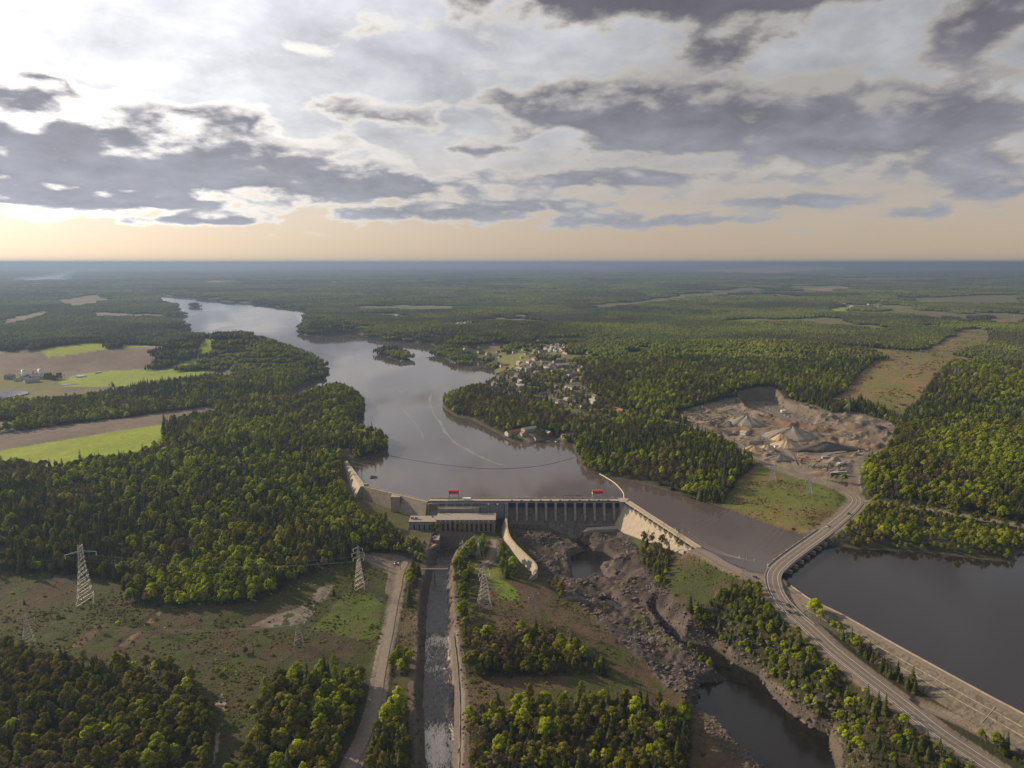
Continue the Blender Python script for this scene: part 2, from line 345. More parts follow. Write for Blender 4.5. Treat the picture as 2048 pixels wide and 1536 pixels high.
ROCKS = poly('1018,1060 1080,1066 1146,1088 1200,1066 1255,1062 1262,1100 1285,1150 1325,1200 1402,1268 1450,1298 1520,1343 1575,1392 1640,1443 1680,1470 1700,1640 1664,1640 1660,1480 '
 '1570,1422 1530,1380 1430,1300 1363,1283 1330,1255 1420,1335 1452,1362 1400,1368 1392,1400 1340,1380 1270,1310 1190,1250 1130,1200 1085,1160 1072,1130 1040,1095', -26)
SANDBAR = poly('1388,1416 1405,1420 1444,1454 1478,1492 1528,1536 1570,1640 1380,1640 1385,1500', -33)
SUBURB = poly('985,752 1000,704 1090,684 1180,676 1330,688 1335,722 1190,728 1160,792 1265,828 1190,842 1060,815 1000,800', 12)
VILLAGE = [poly('958,776 1005,744 1070,730 1128,746 1148,776 1200,808 1150,817 1060,811 1000,802', 12), poly('1185,705 1230,692 1300,688 1325,697 1290,708 1230,712', 16), poly('1075,695 1125,690 1150,705 1120,722 1085,720', 14),
           poly('880,655 930,646 965,655 930,664', 18), poly('1025,868 1080,862 1140,872 1110,882 1060,882', 5), poly('895,712 940,712 990,705 1010,715 960,722', 4)]
EMB_CREST = path3('1545,1160,3.5 1571,1167,3.2 1599,1186,3 1623,1202,3 1680,1229,3 1785,1288,3 1890,1346,3 1978,1394,3 2048,1431,3 2250,1545,3', 3)

# ------------------------------------------------------------------ terrain grid: rows of equal depth, finer towards the viewer
_v = np.concatenate([np.arange(1760, 600, -1.75), np.arange(600, 545, -1.1), np.arange(545, 526.5, -0.6)])
_dy = (768.0 - _v) / F
GY = (CZ + 12) * (CP + _dy * SP) / (SP - _dy * CP)
GY = GY[GY < 62000]; GY = np.concatenate([GY, [75000, 95000, 125000]])
GS = np.concatenate([np.linspace(-1.7, -0.83, 36)[:-1], np.linspace(-0.83, 0.83, 770), np.linspace(0.83, 1.7, 36)[1:]])
NR, NC = len(GY), len(GS)
GX2 = (GY[:, None] * GS[None, :]).ravel(); GY2 = np.repeat(GY, NC)

def build_height(x, y):
    lake = sdist(LAKE, x, y)
    for il in ISLES:
        d = sdist(il, x, y, 600); lake = np.maximum(lake, -d)
    for wpg in (FARRIVER, CREEK):
        lake = np.minimum(lake, sdist(wpg, x, y, 4000))
    r = np.hypot(x, y)
    # upland country
    up = 9 + 11 * fbm(x, y, 900, 5, 3) + 4 * fbm(x, y, 160, 3, 9)
    up += smooth(y, 4500, 9000) * (18 + 26 * fbm(x, y, 3200, 4, 21))
    up += smooth(y, 9000, 22000) * (20 + 55 * np.maximum(fbm(x, y, 9000, 5, 33), -0.2))
    up += smooth(y, 16000, 26000) * (60 * np.clip(fbm(x, y, 15000, 4, 51) + 0.30 * smooth(x / y, 0.05, 0.6) + 0.05, 0, 1) + 205 * smooth(x / y, 0.08, 0.5) * (1 + .45 * fbm(x, y, 4200, 4, 77)))
    for (u, v, h, sx, sy) in HILLS:
        cx, cyy, _ = P(u, v, 15)
        up += h * np.exp(-((x - cx) / sx) ** 2 - ((y - cyy) / sy) ** 2)
    up = np.minimum(np.maximum(up, 2.5), 110 + 150 * smooth(x / y, .12, .42) + 10 * fbm(x, y, 2500, 3, 78))
    near = y < 1500
    low = np.zeros_like(up, dtype=np.float64)
    low[near] = rbf(x[near], y[near]) + 1.6 * fbm(x[near], y[near], 60, 4, 5)
    low = np.clip(low, -36, 30)
    w = smooth(y, 880, 1150)
    h = low * (1 - w) + up * w
    # banks of the lake (not where the dams hold the water back)
    lowside = inside(np.vstack([poly('690,915 705,950 728,978 800,994 858,1005 1252,1004 1395,1099 1545,1163 1571,1173 1680,1232 1890,1349 2048,1434 2500,1700', 0), poly('2500,3000 -2500,3000 -2500,1000', 0)[:, :] * 0 + np.array([[900, 0], [-900, 0], [-900, 700]])]), x, y) if False else None
    bank = np.minimum(h, 0.4 + np.maximum(lake, 0) * 0.42)
    bank = np.where(y > 6500, np.minimum(bank, 1.0 + np.maximum(lake, 0) * 0.03), bank)
    h = np.where((lake > 0) & (h > 0), bank, h)
    h = np.where(lake <= 0, np.maximum(0.3 + lake * 0.5, -6), h)
    return h, lake, r
H, LAKED, GR = build_height(GX2, GY2)
x, y = GX2, GY2
nearm = (y < 1100)
# roads: level the ground under them
ROADD = np.full(x.shape, 1e6, np.float32)
for (pl, hw, fall) in ROADS:
    d, zz = pldist(pl[:, :2], x, y, reach=60, zs=pl[:, 2])
    k = 1 - smooth(d, hw + 0.5, hw + fall)
    dry = LAKED > -2
    H = np.where(dry, H * (1 - k) + (zz - 0.25) * k, H)
    ROADD = np.minimum(ROADD, d - hw)
# earth dam on the right: crest, downstream slope
d, zz = pldist(EMB_CREST[:, :2], x, y, reach=80, zs=EMB_CREST[:, 2])
embs = (LAKED > 0)
H = np.where(embs & (d < 40), np.maximum(H, 2.6 - np.maximum(d - 2.5, 0) * 0.5), H)
H = np.where((LAKED <= 0) & (d < 14), np.maximum(H, 2.2 - d * 0.55), H)
# gorge, pools and tail race
rk = inside(ROCKS, x, y)
rkd = sdist(ROCKS, x, y, 120)
rkw = 1 - smooth(rkd, -6, 5)
_rs = fbm(x, y, 26, 6, 41, True) * 3.6 + fbm(x + 0.6 * y, y * 0.35, 13, 5, 43, True) * 2.4 + fbm(x, y, 4, 3, 47, True) * .9
H = H + np.where(nearm, rkw * _rs, 0)
WET = np.full(x.shape, 1e6, np.float32)
for (pg, wz, sl_) in ((POOL, -30, 0.8), (PONDLET, -29, 0.5), (GULLY, -29.5, 0.7), (GORGE, -34, 1.5)):
    d = sdist(pg, x, y, 150)
    WET = np.minimum(WET, d)
    cut = wz + 0.3 + np.maximum(d, 0) * sl_ + rkw * np.maximum(_rs, -1) * smooth(d, 0, 3) + (1 - rkw) * 1.6 * fbm(x, y, 7, 4, 48, True) * smooth(d, 0, 4)
    H = np.where(d > 0, np.minimum(H, np.maximum(cut, wz + 0.2)), np.maximum(wz - 3, wz + 0.3 + d))
d = sdist(SANDBAR, x, y, 60)
H = np.where((d < 8) & (WET > 0), np.minimum(H, -32.2 + fbm(x, y, 20, 3, 4) * .4 - np.minimum(d, 0) * 0.06 + np.maximum(d, 0)), H)
d = sdist(RACE, x, y, 80)
RACED = d
H = np.where(d > 0, np.minimum(H, -27.0 + np.maximum(d - 1.0, 0) * 2.2 + fbm(x, y, 5, 3, 88) * .8), -31.0)
# the ground is dug out under the dam and the powerhouse
fp = (x > -90) & (x < 124) & (y > 684 + DY) & (y < 710.5 + DY)
H = np.where(fp, np.minimum(H, -26), H)
fp = (x > -6) & (x < 112) & (y > 672 + DY) & (y <= 690 + DY)
H = np.where(fp, np.minimum(H, np.interp(x, [-6, 30, 36, 58, 61, 67, 70, 77, 120], [-16.3, -16.8, -18, -27.3, -28.5, -28.5, -27, -17.6, -17.4]) - 3.0), H)
fp = (x > -103) & (x < -17) & (y > 667 + DY) & (y <= 686 + DY)
H = np.where(fp, np.minimum(H, -20), H)
_w0, _w1 = np.array(P(1254, 1003, 4)), np.array(P(1397, 1096, 4)); _t = (_w1 - _w0)[:2]; _L = np.hypot(*_t); _t /= _L
_a = (x - _w0[0]) * _t[0] + (y - _w0[1]) * _t[1]; _d = -((x - _w0[0]) * _t[1] * -1 + (y - _w0[1]) * _t[0]) ; _d = (x - _w0[0]) * _t[1] - (y - _w0[1]) * _t[0]
_zt = np.interp(_a / _L, [0, .2, .6, 1], [-19, -18, -11, -3.5])
_wd = 3 + (0 - _zt) * .78
fp = (_a > 0) & (_a < _L) & (_d > -4) & (_d < _wd + 4)
H = np.where(fp, np.minimum(H, np.where(_d < 3, -10, 0.5 - (_d - 3) / .78 - 2.0)), H)
H = np.where(fp & (_d > _wd - 3), np.maximum(H, _zt - .6), H)
# quarry floor and cliff
qd = sdist(QUARRY, x, y, 160)
pd = sdist(PIT, x, y, 160)
qn = fbm(x, y, 40, 4, 61); qn2 = fbm(x, y, 9, 4, 64)
qw = 1 - smooth(qd, -25, 45)
H = H * (1 - qw) + (9.0 + 6 * smooth(y, P(1600, 900, 9)[1], P(1600, 815, 9)[1]) + qn * 2.4 + qn2 * .7) * qw
yb = P(1560, 842, 6)[1]
pw = 1 - smooth(pd, -2, 3)
H = H * (1 - pw) + (6.0 + qn2 * .6) * pw
mnd = np.maximum(fbm(x, y, 30, 4, 66, True) - .25, 0) * 9
H = np.where((qd < -6) & (pd > 12) & (ROADD > 4), H + mnd * smooth(ROADD, 4, 16), H)
_rim = (pd > 0) & (pd < 70) & (y > yb - 8) & (x > P(1470, 815, 6)[0])
H = np.where(_rim, np.maximum(H, np.minimum(6 + pd * 2.6 + fbm(x, y, 8, 4, 63, True) * 2.2, 19 + 1.5 * qn - 0.25 * pd)), H)
PILES = [  # u, v of the foot, height, radius x, radius y, name, label
 (1492, 846, 13, 26, 24, 'grey'), (1458, 850, 6, 14, 12, 'dark'), (1582, 872, 15, 40, 26, 'grey'), (1562, 879, 9, 13, 11, 'sand'), (1572, 892, 9, 20, 15, 'sand2'), (1506, 902, 8, 20, 12, 'sand'),
 (1532, 900, 8, 13, 10, 'sand2'), (1560, 918, 7, 19, 9, 'grey'), (1652, 897, 9, 45, 12, 'dark'), (1548, 840, 6, 17, 9, 'brown'), (1440, 866, 5, 28, 12, 'dark')]

def gsample(arr, X, Y):
    """value of a grid array at ground positions"""
    X, Y = np.asarray(X, float), np.asarray(Y, float)
    s = X / Y
    i = np.clip(np.searchsorted(GY, Y) - 1, 0, NR - 2); j = np.clip(np.searchsorted(GS, s) - 1, 0, NC - 2)
    ty = np.clip((Y - GY[i]) / (GY[i + 1] - GY[i]), 0, 1); tx = np.clip((s - GS[j]) / (GS[j + 1] - GS[j]), 0, 1)
    A = arr.reshape(NR, NC)
    return (A[i, j] * (1 - tx) + A[i, j + 1] * tx) * (1 - ty) + (A[i + 1, j] * (1 - tx) + A[i + 1, j + 1] * tx) * ty
def gz(X, Y):
    return float(gsample(H, [X], [Y])[0])

# ------------------------------------------------------------------ what covers the ground: colour, and how densely trees stand
BASE = np.zeros((len(x), 3), np.float32); TREE = np.ones(len(x), np.float32)
def paint(mask, col, var=None, tree=None):
    c = np.array(col, np.float32)
    if var is not None:
        f, c2 = var
        c = c[None] * (1 - f[mask][:, None]) + np.array(c2, np.float32)[None] * f[mask][:, None]
    BASE[mask] = c
    if tree is not None: TREE[mask] = tree
N1 = fbm(x, y, 30, 5, 101) * .5 + .5; N2 = fbm(x, y, 8, 4, 102) * .5 + .5; N3 = fbm(x, y, 260, 4, 103) * .5 + .5; N4 = fbm(x, y, 1400, 4, 104) * .5 + .5
allm = np.ones(len(x), bool)
paint(allm, (.022, .030, .012), (np.clip(N2, 0, 1), (.040, .040, .018)))
far = y > 5200
paint(far, (.030, .044, .016), (smooth(N3 * .6 + N4 * .4, .4, .62), (.075, .090, .024)))
CLR = fbm(x, y, 330, 4, 131) - .35 * fbm(x, y, 2200, 2, 121)
m = (y > 2500) & (y < 12000) & (CLR > .35) & (LAKED > 60); paint(m, (.105, .115, .026), (smooth(N3, .4, .6), (.10, .08, .042)), 0.0)
# woods near the horizon seen as a mass of trees
paint(y > 15000, (.022, .032, .018), (smooth(N4, .4, .65), (.048, .060, .026)))
for pg in F_GRASS:
    paint(inside(pg, x, y), (.095, .105, .028), (smooth(N3, .35, .6), (.09, .075, .042)), 0.0)
for pg in FARPALE: paint(inside(pg, x, y), (.20, .14, .09), None, 0.0)
for pg in F_BROWN: paint(inside(pg, x, y), (.105, .082, .070), (smooth(N1, .3, .8), (.13, .10, .085)), 0.0)
for pg in F_GREEN: paint(inside(pg, x, y), (.185, .235, .012), (smooth(N1 * .5 + N3 * .5, .3, .75), (.13, .185, .012)), 0.0)
for pg in (CORRIDOR, CORR2, CORR3): paint(inside(pg, x, y), (.15, .10, .045), (smooth(N1, .35, .7), (.10, .105, .03)), 0.0)
paint(inside(FIELD_BR, x, y), (.085, .105, .018), (smooth(N1 * .6 + N2 * .4, .42, .66), (.125, .085, .040)), 0.0)
m = inside(MEADOW, x, y); paint(m, (.034, .043, .009), (smooth(N1 * .55 + N2 * .45, .44, .64), (.050, .037, .021)), 0.0)
md = (x < P(300, 1240, -11)[0]) & m; TREE[m] = 0.02
m = inside(ISLET, x, y); paint(m, (.046, .053, .013), (smooth(N1 * .6 + N2 * .4, .42, .58), (.076, .052, .031)), 0.0)
for pg in (DAMTOE, WINGTOE): paint(inside(pg, x, y), (.06, .065, .02), (smooth(N1, .4, .6), (.10, .075, .045)), 0.0)
m = inside(RIDGE, x, y); paint(m, (.038, .046, .014), (smooth(N1, .4, .6), (.075, .054, .034)), 0.0)
m = inside(STRIP, x, y); paint(m, (.050, .050, .018), (smooth(N1, .4, .6), (.085, .06, .035)), 0.05)
for pg, c in ((poly('620,1262 690,1190 745,1185 778,1200 770,1270 720,1275', -15), (.062, .090, .011)), (poly('975,1165 1000,1160 1035,1180 1040,1200 1000,1205 990,1180', -15), (.10, .15, .012)), (poly('960,1140 1000,1128 1040,1150 1000,1160 960,1160', -15), (.10, .12, .02)), (poly('980,1125 960,1140 935,1140', -15), (.09, .12, .02))):
    mm = inside(pg, x, y); paint(mm, c, (smooth(N2, .45, .7), (.065, .065, .02)), 0.0)
for pg, c in ((poly('500,1250 545,1230 600,1215 640,1175 668,1168 650,1200 610,1240 560,1252', -12), (.17, .145, .125)), (poly('420,1440 440,1380 452,1400 446,1440 432,1460 436,1420', -14), (.2, .18, .16)), (poly('425,1530 432,1460 440,1460 436,1500', -14), (.2, .18, .16)),
              (poly('140,1292 215,1235 228,1235 165,1292', -11), (.11, .07, .045)), (poly('218,1290 290,1235 310,1222 320,1225 240,1292', -11), (.025, .02, .013)), (poly('235,1290 318,1224 326,1226 250,1290', -11), (.15, .10, .06))):
    mm = inside(pg, x, y) & (N2 > .36); paint(mm, c, (smooth(N2, .4, .7), tuple(k * .7 for k in c)), 0.0)
for pg in WOODS + STRIPW:
    m = inside(pg, x, y); paint(m, (.022, .028, .010), (N2, (.04, .035, .016)), 1.0)
m = rkw > 0.45; paint(m, (.032, .026, .024), (smooth(N2 * .6 + N1 * .4, .35, .7), (.082, .066, .060)), 0.0)
m = nearm & (WET > 0) & (WET < 1.5 + 4 * N1) & (x > P(1300, 1240, -34)[0]) & (y < 640); paint(m, (.050, .040, .035), (smooth(N2 * .6 + N1 * .4, .35, .7), (.130, .105, .092)), 0.0)
m = (rkw > .45) & (N1 > .66) & (WET > 8); paint(m, (.06, .06, .02), None, 0.12)
m = inside(SANDBAR, x, y); paint(m, (.13, .085, .050), (smooth(N1, .3, .7), (.075, .06, .03)), 0.0)
m = (WET > 0) & (WET < 3.0) & nearm; paint(m, (.055, .045, .040), (N2, (.10, .085, .075)), 0.0)
m = (RACED < 9) & nearm; paint(m, (.07, .055, .045), (N2, (.13, .11, .095)), 0.0)
m = (qd < 4 + 6 * (N2 - .5)); paint(m, (.20, .160, .120), (smooth(N1 * .5 + N2 * .5, .40, .58), (.092, .080, .070)), 0.0)
m = (qd < 0) & (fbm(x, y, 70, 4, 68) > .22); paint(m, (.17, .115, .075), (N2, (.11, .08, .055)), 0.0)
m = (qd < 0) & (N3 > .62) & (N1 > .55); paint(m, (.085, .085, .025), None, 0.05)
m = _rim & (pd < 7); paint(m, (.150, .125, .095), (N2, (.085, .072, .06)), 0.0)
m = (pd < 0); paint(m, (.15, .13, .11), (N2, (.10, .088, .076)), 0.0)
m = inside(PARKING, x, y); paint(m, (.16, .132, .112), (smooth(N2, .4, .7), (.12, .10, .08)), 0.0)
m = inside(SUBURB, x, y) & (N1 * .5 + N3 * .5 > .5); paint(m, (.105, .125, .025), (smooth(N2, .4, .6), (.11, .095, .045)), 0.53)
for pg in VILLAGE:
    m = inside(pg, x, y); paint(m, (.07, .08, .025), (smooth(N1, .48, .62), (.12, .10, .075)), 0.53)
m = embs & (pldist(EMB_CREST[:, :2], x, y, reach=80) < 18) & (y < 640) & inside(EMB, x, y); paint(m, (.165, .145, .12), (smooth(N2, .35, .7), (.095, .085, .065)), 0.0)
m = (ROADD < 2.5) & (LAKED > 0); paint(m, (.17, .145, .12), (N2, (.12, .10, .08)), 0.0)
TREE[ROADD < 5] = 0
m = (LAKED > -3) & (LAKED < 1.6) & (y < 3500); paint(m, (.075, .062, .05), (N2, (.05, .045, .03)), 0.0)
TREE[(y > 6500) & (LAKED < 220)] = 0
TREE[pd < 7] = 0
TREE[(LAKED < 2)] = 0; TREE[WET < 2] = 0; TREE[RACED < 3] = 0

def mesh_obj(name, verts, faces, mat=None, parent=None, smoothed=False, col=COL):
    me = bpy.data.meshes.new(name)
    me.from_pydata([tuple(v) for v in verts], [], [tuple(f) for f in faces])
    if mat is not None: me.materials.append(mat)
    if smoothed: me.polygons.foreach_set('use_smooth', [True] * len(me.polygons))
    o = bpy.data.objects.new(name, me)
    if col is not None: col.objects.link(o)
    if parent is not None: o.parent = parent
    return o
def np_mesh(name, V, Q):
    """fast mesh from arrays: V (n,3), Q (m,k)"""
    me = bpy.data.meshes.new(name)
    n, k = Q.shape
    me.vertices.add(len(V)); me.vertices.foreach_set('co', np.asarray(V, np.float32).ravel())
    me.loops.add(n * k); me.loops.foreach_set('vertex_index', Q.astype(np.int32).ravel())
    me.polygons.add(n); me.polygons.foreach_set('loop_start', (np.arange(n) * k).astype(np.int32))
    me.polygons.foreach_set('loop_total', np.full(n, k, np.int32))
    me.update(calc_edges=True); me.validate()
    return me
def tagk(o, kind, label=None):
    o['kind'] = kind
    if label: o['label'] = label
    return o

# ------------------------------------------------------------------ materials
def material(name):
    m = bpy.data.materials.new(name); m.use_nodes = True
    nt = m.node_tree; nt.nodes.clear()
    out = nd(nt, 'ShaderNodeOutputMaterial')
    return m, nt, out
def objco(nt):
    return nd(nt, 'ShaderNodeTexCoord').outputs['Object']
def worldco(nt):
    return nd(nt, 'ShaderNodeNewGeometry').outputs['Position']
def surf(name, c1, c2=None, scale=1.0, rough=0.8, bump=0.0, metal=0.0, streak=None, detail=5.0, world=True, dist=0.3):
    m, nt, out = material(name)
    co = worldco(nt) if world else objco(nt)
    b = nd(nt, 'ShaderNodeBsdfPrincipled', {'Roughness': rough, 'Metallic': metal})
    n = noise(nt, co, scale, detail, 0.6, dist)
    col = mixc(nt, sstep(nt, n, 0.3, 0.7), c1, c2 or tuple(k * .75 for k in c1))
    if streak:
        mp = nd(nt, 'ShaderNodeMapping', {'Vector': co, 'Scale': (1.2, 1.2, 0.07)}).outputs[0]
        s = noise(nt, mp, streak[0], 4, 0.6)
        col = mixc(nt, mth(nt, 'MULTIPLY', sstep(nt, s, 0.48, 0.72), streak[1]), col, streak[2])
    nt.links.new(col, b.inputs['Base Color'])
    if bump:
        bp = nd(nt, 'ShaderNodeBump', {'Strength': 1.0, 'Distance': bump, 'Height': n})
        nt.links.new(bp.outputs[0], b.inputs['Normal'])
    nt.links.new(b.outputs[0], out.inputs[0])
    return m

def mat_ground():
    m, nt, out = material('ground')
    at = nd(nt, 'ShaderNodeAttribute', attribute_name='cover').outputs['Color']
    co = worldco(nt)
    n = noise(nt, co, 0.9, 6, 0.62)
    n2 = noise(nt, co, 0.11, 5, 0.6)
    f = mth(nt, 'MULTIPLY', mth(nt, 'MULTIPLY_ADD', n, 1.1, 0.45), mth(nt, 'MULTIPLY_ADD', n2, 0.7, 0.65))
    b = nd(nt, 'ShaderNodeBsdfPrincipled', {'Base Color': scl(nt, at, f), 'Roughness': 0.95})
    b.inputs['Specular IOR Level'].default_value = 0.2
    # tree-top roughness of far woods, and stones and tussocks near by
    far = noise(nt, co, 0.05, 4, 0.7)
    bp = nd(nt, 'ShaderNodeBump', {'Strength': 0.9, 'Distance': 0.9, 'Height': n})
    bp2 = nd(nt, 'ShaderNodeBump', {'Strength': 0.5, 'Distance': 4.0, 'Height': far, 'Normal': bp.outputs[0]})
    nt.links.new(bp2.outputs[0], b.inputs['Normal'])
    nt.links.new(b.outputs[0], out.inputs[0])
    return m
def mat_water(name, deep, rough, wave, wscale, slick=0.0, foam=False):
    m, nt, out = material(name)
    co = worldco(nt)
    b = nd(nt, 'ShaderNodeBsdfPrincipled', {'Base Color': (*deep, 1), 'Roughness': rough, 'IOR': 1.42})
    mp = nd(nt, 'ShaderNodeMapping', {'Vector': co, 'Rotation': (0, 0, 0.5), 'Scale': (1, 1.9, 1)}).outputs[0]
    h = mth(nt, 'ADD', noise(nt, mp, wscale, 4, 0.6, 0.4), mth(nt, 'MULTIPLY', noise(nt, mp, wscale * 0.12, 3, 0.6, 0.6), 2.5))
    st = wave
    if slick:
        mp2 = nd(nt, 'ShaderNodeMapping', {'Vector': co, 'Rotation': (0, 0, -0.35), 'Scale': (1, 0.32, 1)}).outputs[0]
        s = noise(nt, mp2, 0.012, 4, 0.6, 1.2)
        sf = sstep(nt, s, 0.42, 0.60)
        nt.links.new(mth(nt, 'MULTIPLY_ADD', sf, rough * 0.9, rough * 0.75), b.inputs['Roughness'])
        st = mth(nt, 'MULTIPLY_ADD', sf, wave * slick, wave)
    bp = nd(nt, 'ShaderNodeBump', {'Strength': 1.0, 'Distance': st, 'Height': h})
    nt.links.new(bp.outputs[0], b.inputs['Normal'])
    if foam:
        at = nd(nt, 'ShaderNodeAttribute', attribute_name='foam').outputs['Fac']
        mpf = nd(nt, 'ShaderNodeMapping', {'Vector': co, 'Scale': (1.25, 0.33, 1)}).outputs[0]
        fn = noise(nt, mpf, 0.55, 7, 0.68, 1.6)
        k = sstep(nt, mth(nt, 'ADD', fn, mth(nt, 'MULTIPLY', at, 0.25)), 0.66, 0.84)
        nt.links.new(mixc(nt, k, deep, (0.62, 0.56, 0.50)), b.inputs['Base Color'])
        nt.links.new(mth(nt, 'MULTIPLY_ADD', k, 0.5, rough), b.inputs['Roughness'])
    nt.links.new(b.outputs[0], out.inputs[0])
    return m
MG = mat_ground()
V = np.stack([GX2, GY2, H], 1)
ii, jj = np.meshgrid(np.arange(NR - 1), np.arange(NC - 1), indexing='ij')
q0 = (ii * NC + jj).ravel()
Q = np.stack([q0, q0 + 1, q0 + NC + 1, q0 + NC], 1)
me = np_mesh('ground', V, Q)
at = me.color_attributes.new('cover', 'FLOAT_COLOR', 'POINT')
at.data.foreach_set('color', np.concatenate([BASE, np.ones((len(BASE), 1), np.float32)], 1).ravel())
me.polygons.foreach_set('use_smooth', np.ones(len(me.polygons), bool))
me.materials.append(MG)
ground = bpy.data.objects.new('ground', me); COL.objects.link(ground)
tagk(ground, 'structure', 'valley ground with woods, fields, rock and meadows')

def water_sheet(name, pg, z, mat, label):
    bm = bmesh.new()
    f = bm.faces.new([bm.verts.new((a, b, z)) for a, b in pg])
    bmesh.ops.triangulate(bm, faces=[f])
    bmesh.ops.recalc_face_normals(bm, faces=bm.faces)
    if sum(f.normal.z for f in bm.faces) < 0: bmesh.ops.reverse_faces(bm, faces=bm.faces)
    me = bpy.data.meshes.new(name); bm.to_mesh(me); bm.free(); me.materials.append(mat)
    o = bpy.data.objects.new(name, me); COL.objects.link(o)
    return tagk(o, 'structure', label)
M_LAKE = mat_water('lake_water', (.070, .057, .053), 0.05, 0.0028, 0.35, 1.6)
M_RIVER = mat_water('river_water', (.010, .009, .008), 0.06, 0.05, 0.5)
water_sheet('water', LAKE, 0.0, M_LAKE, 'broad grey reservoir above the dam')
M_BASIN_DARKENED = mat_water('basin_water_dark_reflection', (.016, .013, .011), 0.06, 0.004, 0.35, 1.6)  # same water as the lake; dark cloud reflection put into a darker base colour
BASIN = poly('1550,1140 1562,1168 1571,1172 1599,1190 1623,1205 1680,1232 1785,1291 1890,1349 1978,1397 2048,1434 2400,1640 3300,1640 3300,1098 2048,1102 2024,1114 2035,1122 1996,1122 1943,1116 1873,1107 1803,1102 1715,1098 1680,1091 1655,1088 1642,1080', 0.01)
water_sheet('water', BASIN, 0.01, M_BASIN_DARKENED, 'right hand reservoir beyond the road bridge, dark reflection put into its colour')
water_sheet('water', FARRIVER, 0.0, M_LAKE, 'distant reach of river near the left horizon')
water_sheet('water', CREEK, 0.0, M_LAKE, 'small creek mouth behind the left fields')
water_sheet('water', POOL, -30.0, M_RIVER, 'dark pool among rocks below the spillway')
water_sheet('water', PONDLET, -29.0, M_RIVER, 'small pond in the rocky river bed')
water_sheet('water', GULLY, -29.5, M_RIVER, 'dark gully of water at the spillway foot')
water_sheet('water', GORGE, -34.0, M_RIVER, 'dark river in the rocky gorge')
def tube(V, Fc, pts, rad, n=5, cap=False):
    """append a tapering tube through pts to V, Fc"""
    b0 = len(V)
    pts = [Vector(p) for p in pts]
    for k, p in enumerate(pts):
        a = pts[min(k + 1, len(pts) - 1)] - pts[max(k - 1, 0)]
        a.normalize()
        e = a.orthogonal().normalized(); f = a.cross(e)
        for j in range(n):
            t = 2 * math.pi * j / n
            V.append(tuple(p + (e * math.cos(t) + f * math.sin(t)) * rad[k]))
    for k in range(len(pts) - 1):
        for j in range(n):
            Fc.append((b0 + k * n + j, b0 + k * n + (j + 1) % n, b0 + (k + 1) * n + (j + 1) % n, b0 + (k + 1) * n + j))
    if cap:
        Fc.append(tuple(b0 + (len(pts) - 1) * n + j for j in range(n)))
        Fc.append(tuple(b0 + n - 1 - j for j in range(n)))
# ------------------------------------------------------------------ building blocks for made things
class MB:
    def __init__(s): s.v, s.f = [], []
    def hexa(s, p):           # 8 corners: bottom 4 (ccw), top 4
        b = len(s.v); s.v += [tuple(q) for q in p]
        s.f += [(b, b + 3, b + 2, b + 1), (b + 4, b + 5, b + 6, b + 7), (b, b + 1, b + 5, b + 4), (b + 1, b + 2, b + 6, b + 5), (b + 2, b + 3, b + 7, b + 6), (b + 3, b, b + 4, b + 7)]
        return s
    def box(s, x0, x1, y0, y1, z0, z1):
        return s.hexa([(x0, y0, z0), (x1, y0, z0), (x1, y1, z0), (x0, y1, z0), (x0, y0, z1), (x1, y0, z1), (x1, y1, z1), (x0, y1, z1)])
    def prism(s, prof, x0, x1):       # profile (y, z) extruded along x
        b = len(s.v); n = len(prof)
        s.v += [(x0, a, c) for a, c in prof] + [(x1, a, c) for a, c in prof]
        s.f += [tuple(range(b, b + n)), tuple(range(b + 2 * n - 1, b + n - 1, -1))]
        s.f += [(b + k, b + n + k, b + n + (k + 1) % n, b + (k + 1) % n) for k in range(n)]
        return s
    def bar(s, a, c, r, n=4):
        tube(s.v, s.f, [a, c], [r, r], n); return s
    def tube(s, pts, rad, n=6, cap=False):
        tube(s.v, s.f, pts, rad if isinstance(rad, (list, tuple)) else [rad] * len(pts), n, cap); return s
    def ribbon(s, path, a, b, dz0=0.0, dz1=0.0, thick=0.0, n0=0, n1=None):
        """strip along a path between sideways offsets a and b (left positive)"""
        L, Rr = offs(path, a, dz0), offs(path, b, dz1)
        q = len(s.v); n = len(path)
        s.v += [tuple(k) for k in L] + [tuple(k) for k in Rr]
        s.f += [(q + k, q + n + k, q + n + k + 1, q + k + 1) for k in range(n - 1)]
        if thick:
            s.v += [(k[0], k[1], k[2] - thick) for k in L] + [(k[0], k[1], k[2] - thick) for k in Rr]
            o = q + 2 * n
            s.f += [(o + k + 1, o + n + k + 1, o + n + k, o + k) for k in range(n - 1)]
            s.f += [(q + k + 1, o + k + 1, o + k, q + k) for k in range(n - 1)] + [(q + n + k, o + n + k, o + n + k + 1, q + n + k + 1) for k in range(n - 1)]
            s.f += [(q, o, o + n, q + n), (q + n - 1, q + 2 * n - 1, o + 2 * n - 1, o + n - 1)]
        return s
    def mesh(s, name, mat, smoothed=False):
        me = bpy.data.meshes.new(name); me.from_pydata(s.v, [], s.f); me.materials.append(mat)
        bm = bmesh.new(); bm.from_mesh(me); bmesh.ops.recalc_face_normals(bm, faces=bm.faces); bm.to_mesh(me); bm.free()
        if smoothed: me.polygons.foreach_set('use_smooth', [True] * len(me.polygons))
        return me
    def build(s, name, mat, parent=None, smoothed=False):
        o = bpy.data.objects.new(name, s.mesh(name, mat, smoothed)); COL.objects.link(o)
        if parent is not None: o.parent = parent
        return o
def offs(path, d, dz=0.0):
    p = np.array(path, float); t = np.gradient(p[:, :2], axis=0); t /= np.linalg.norm(t, axis=1, keepdims=True) + 1e-9
    return np.stack([p[:, 0] - t[:, 1] * d, p[:, 1] + t[:, 0] * d, p[:, 2] + dz], 1)
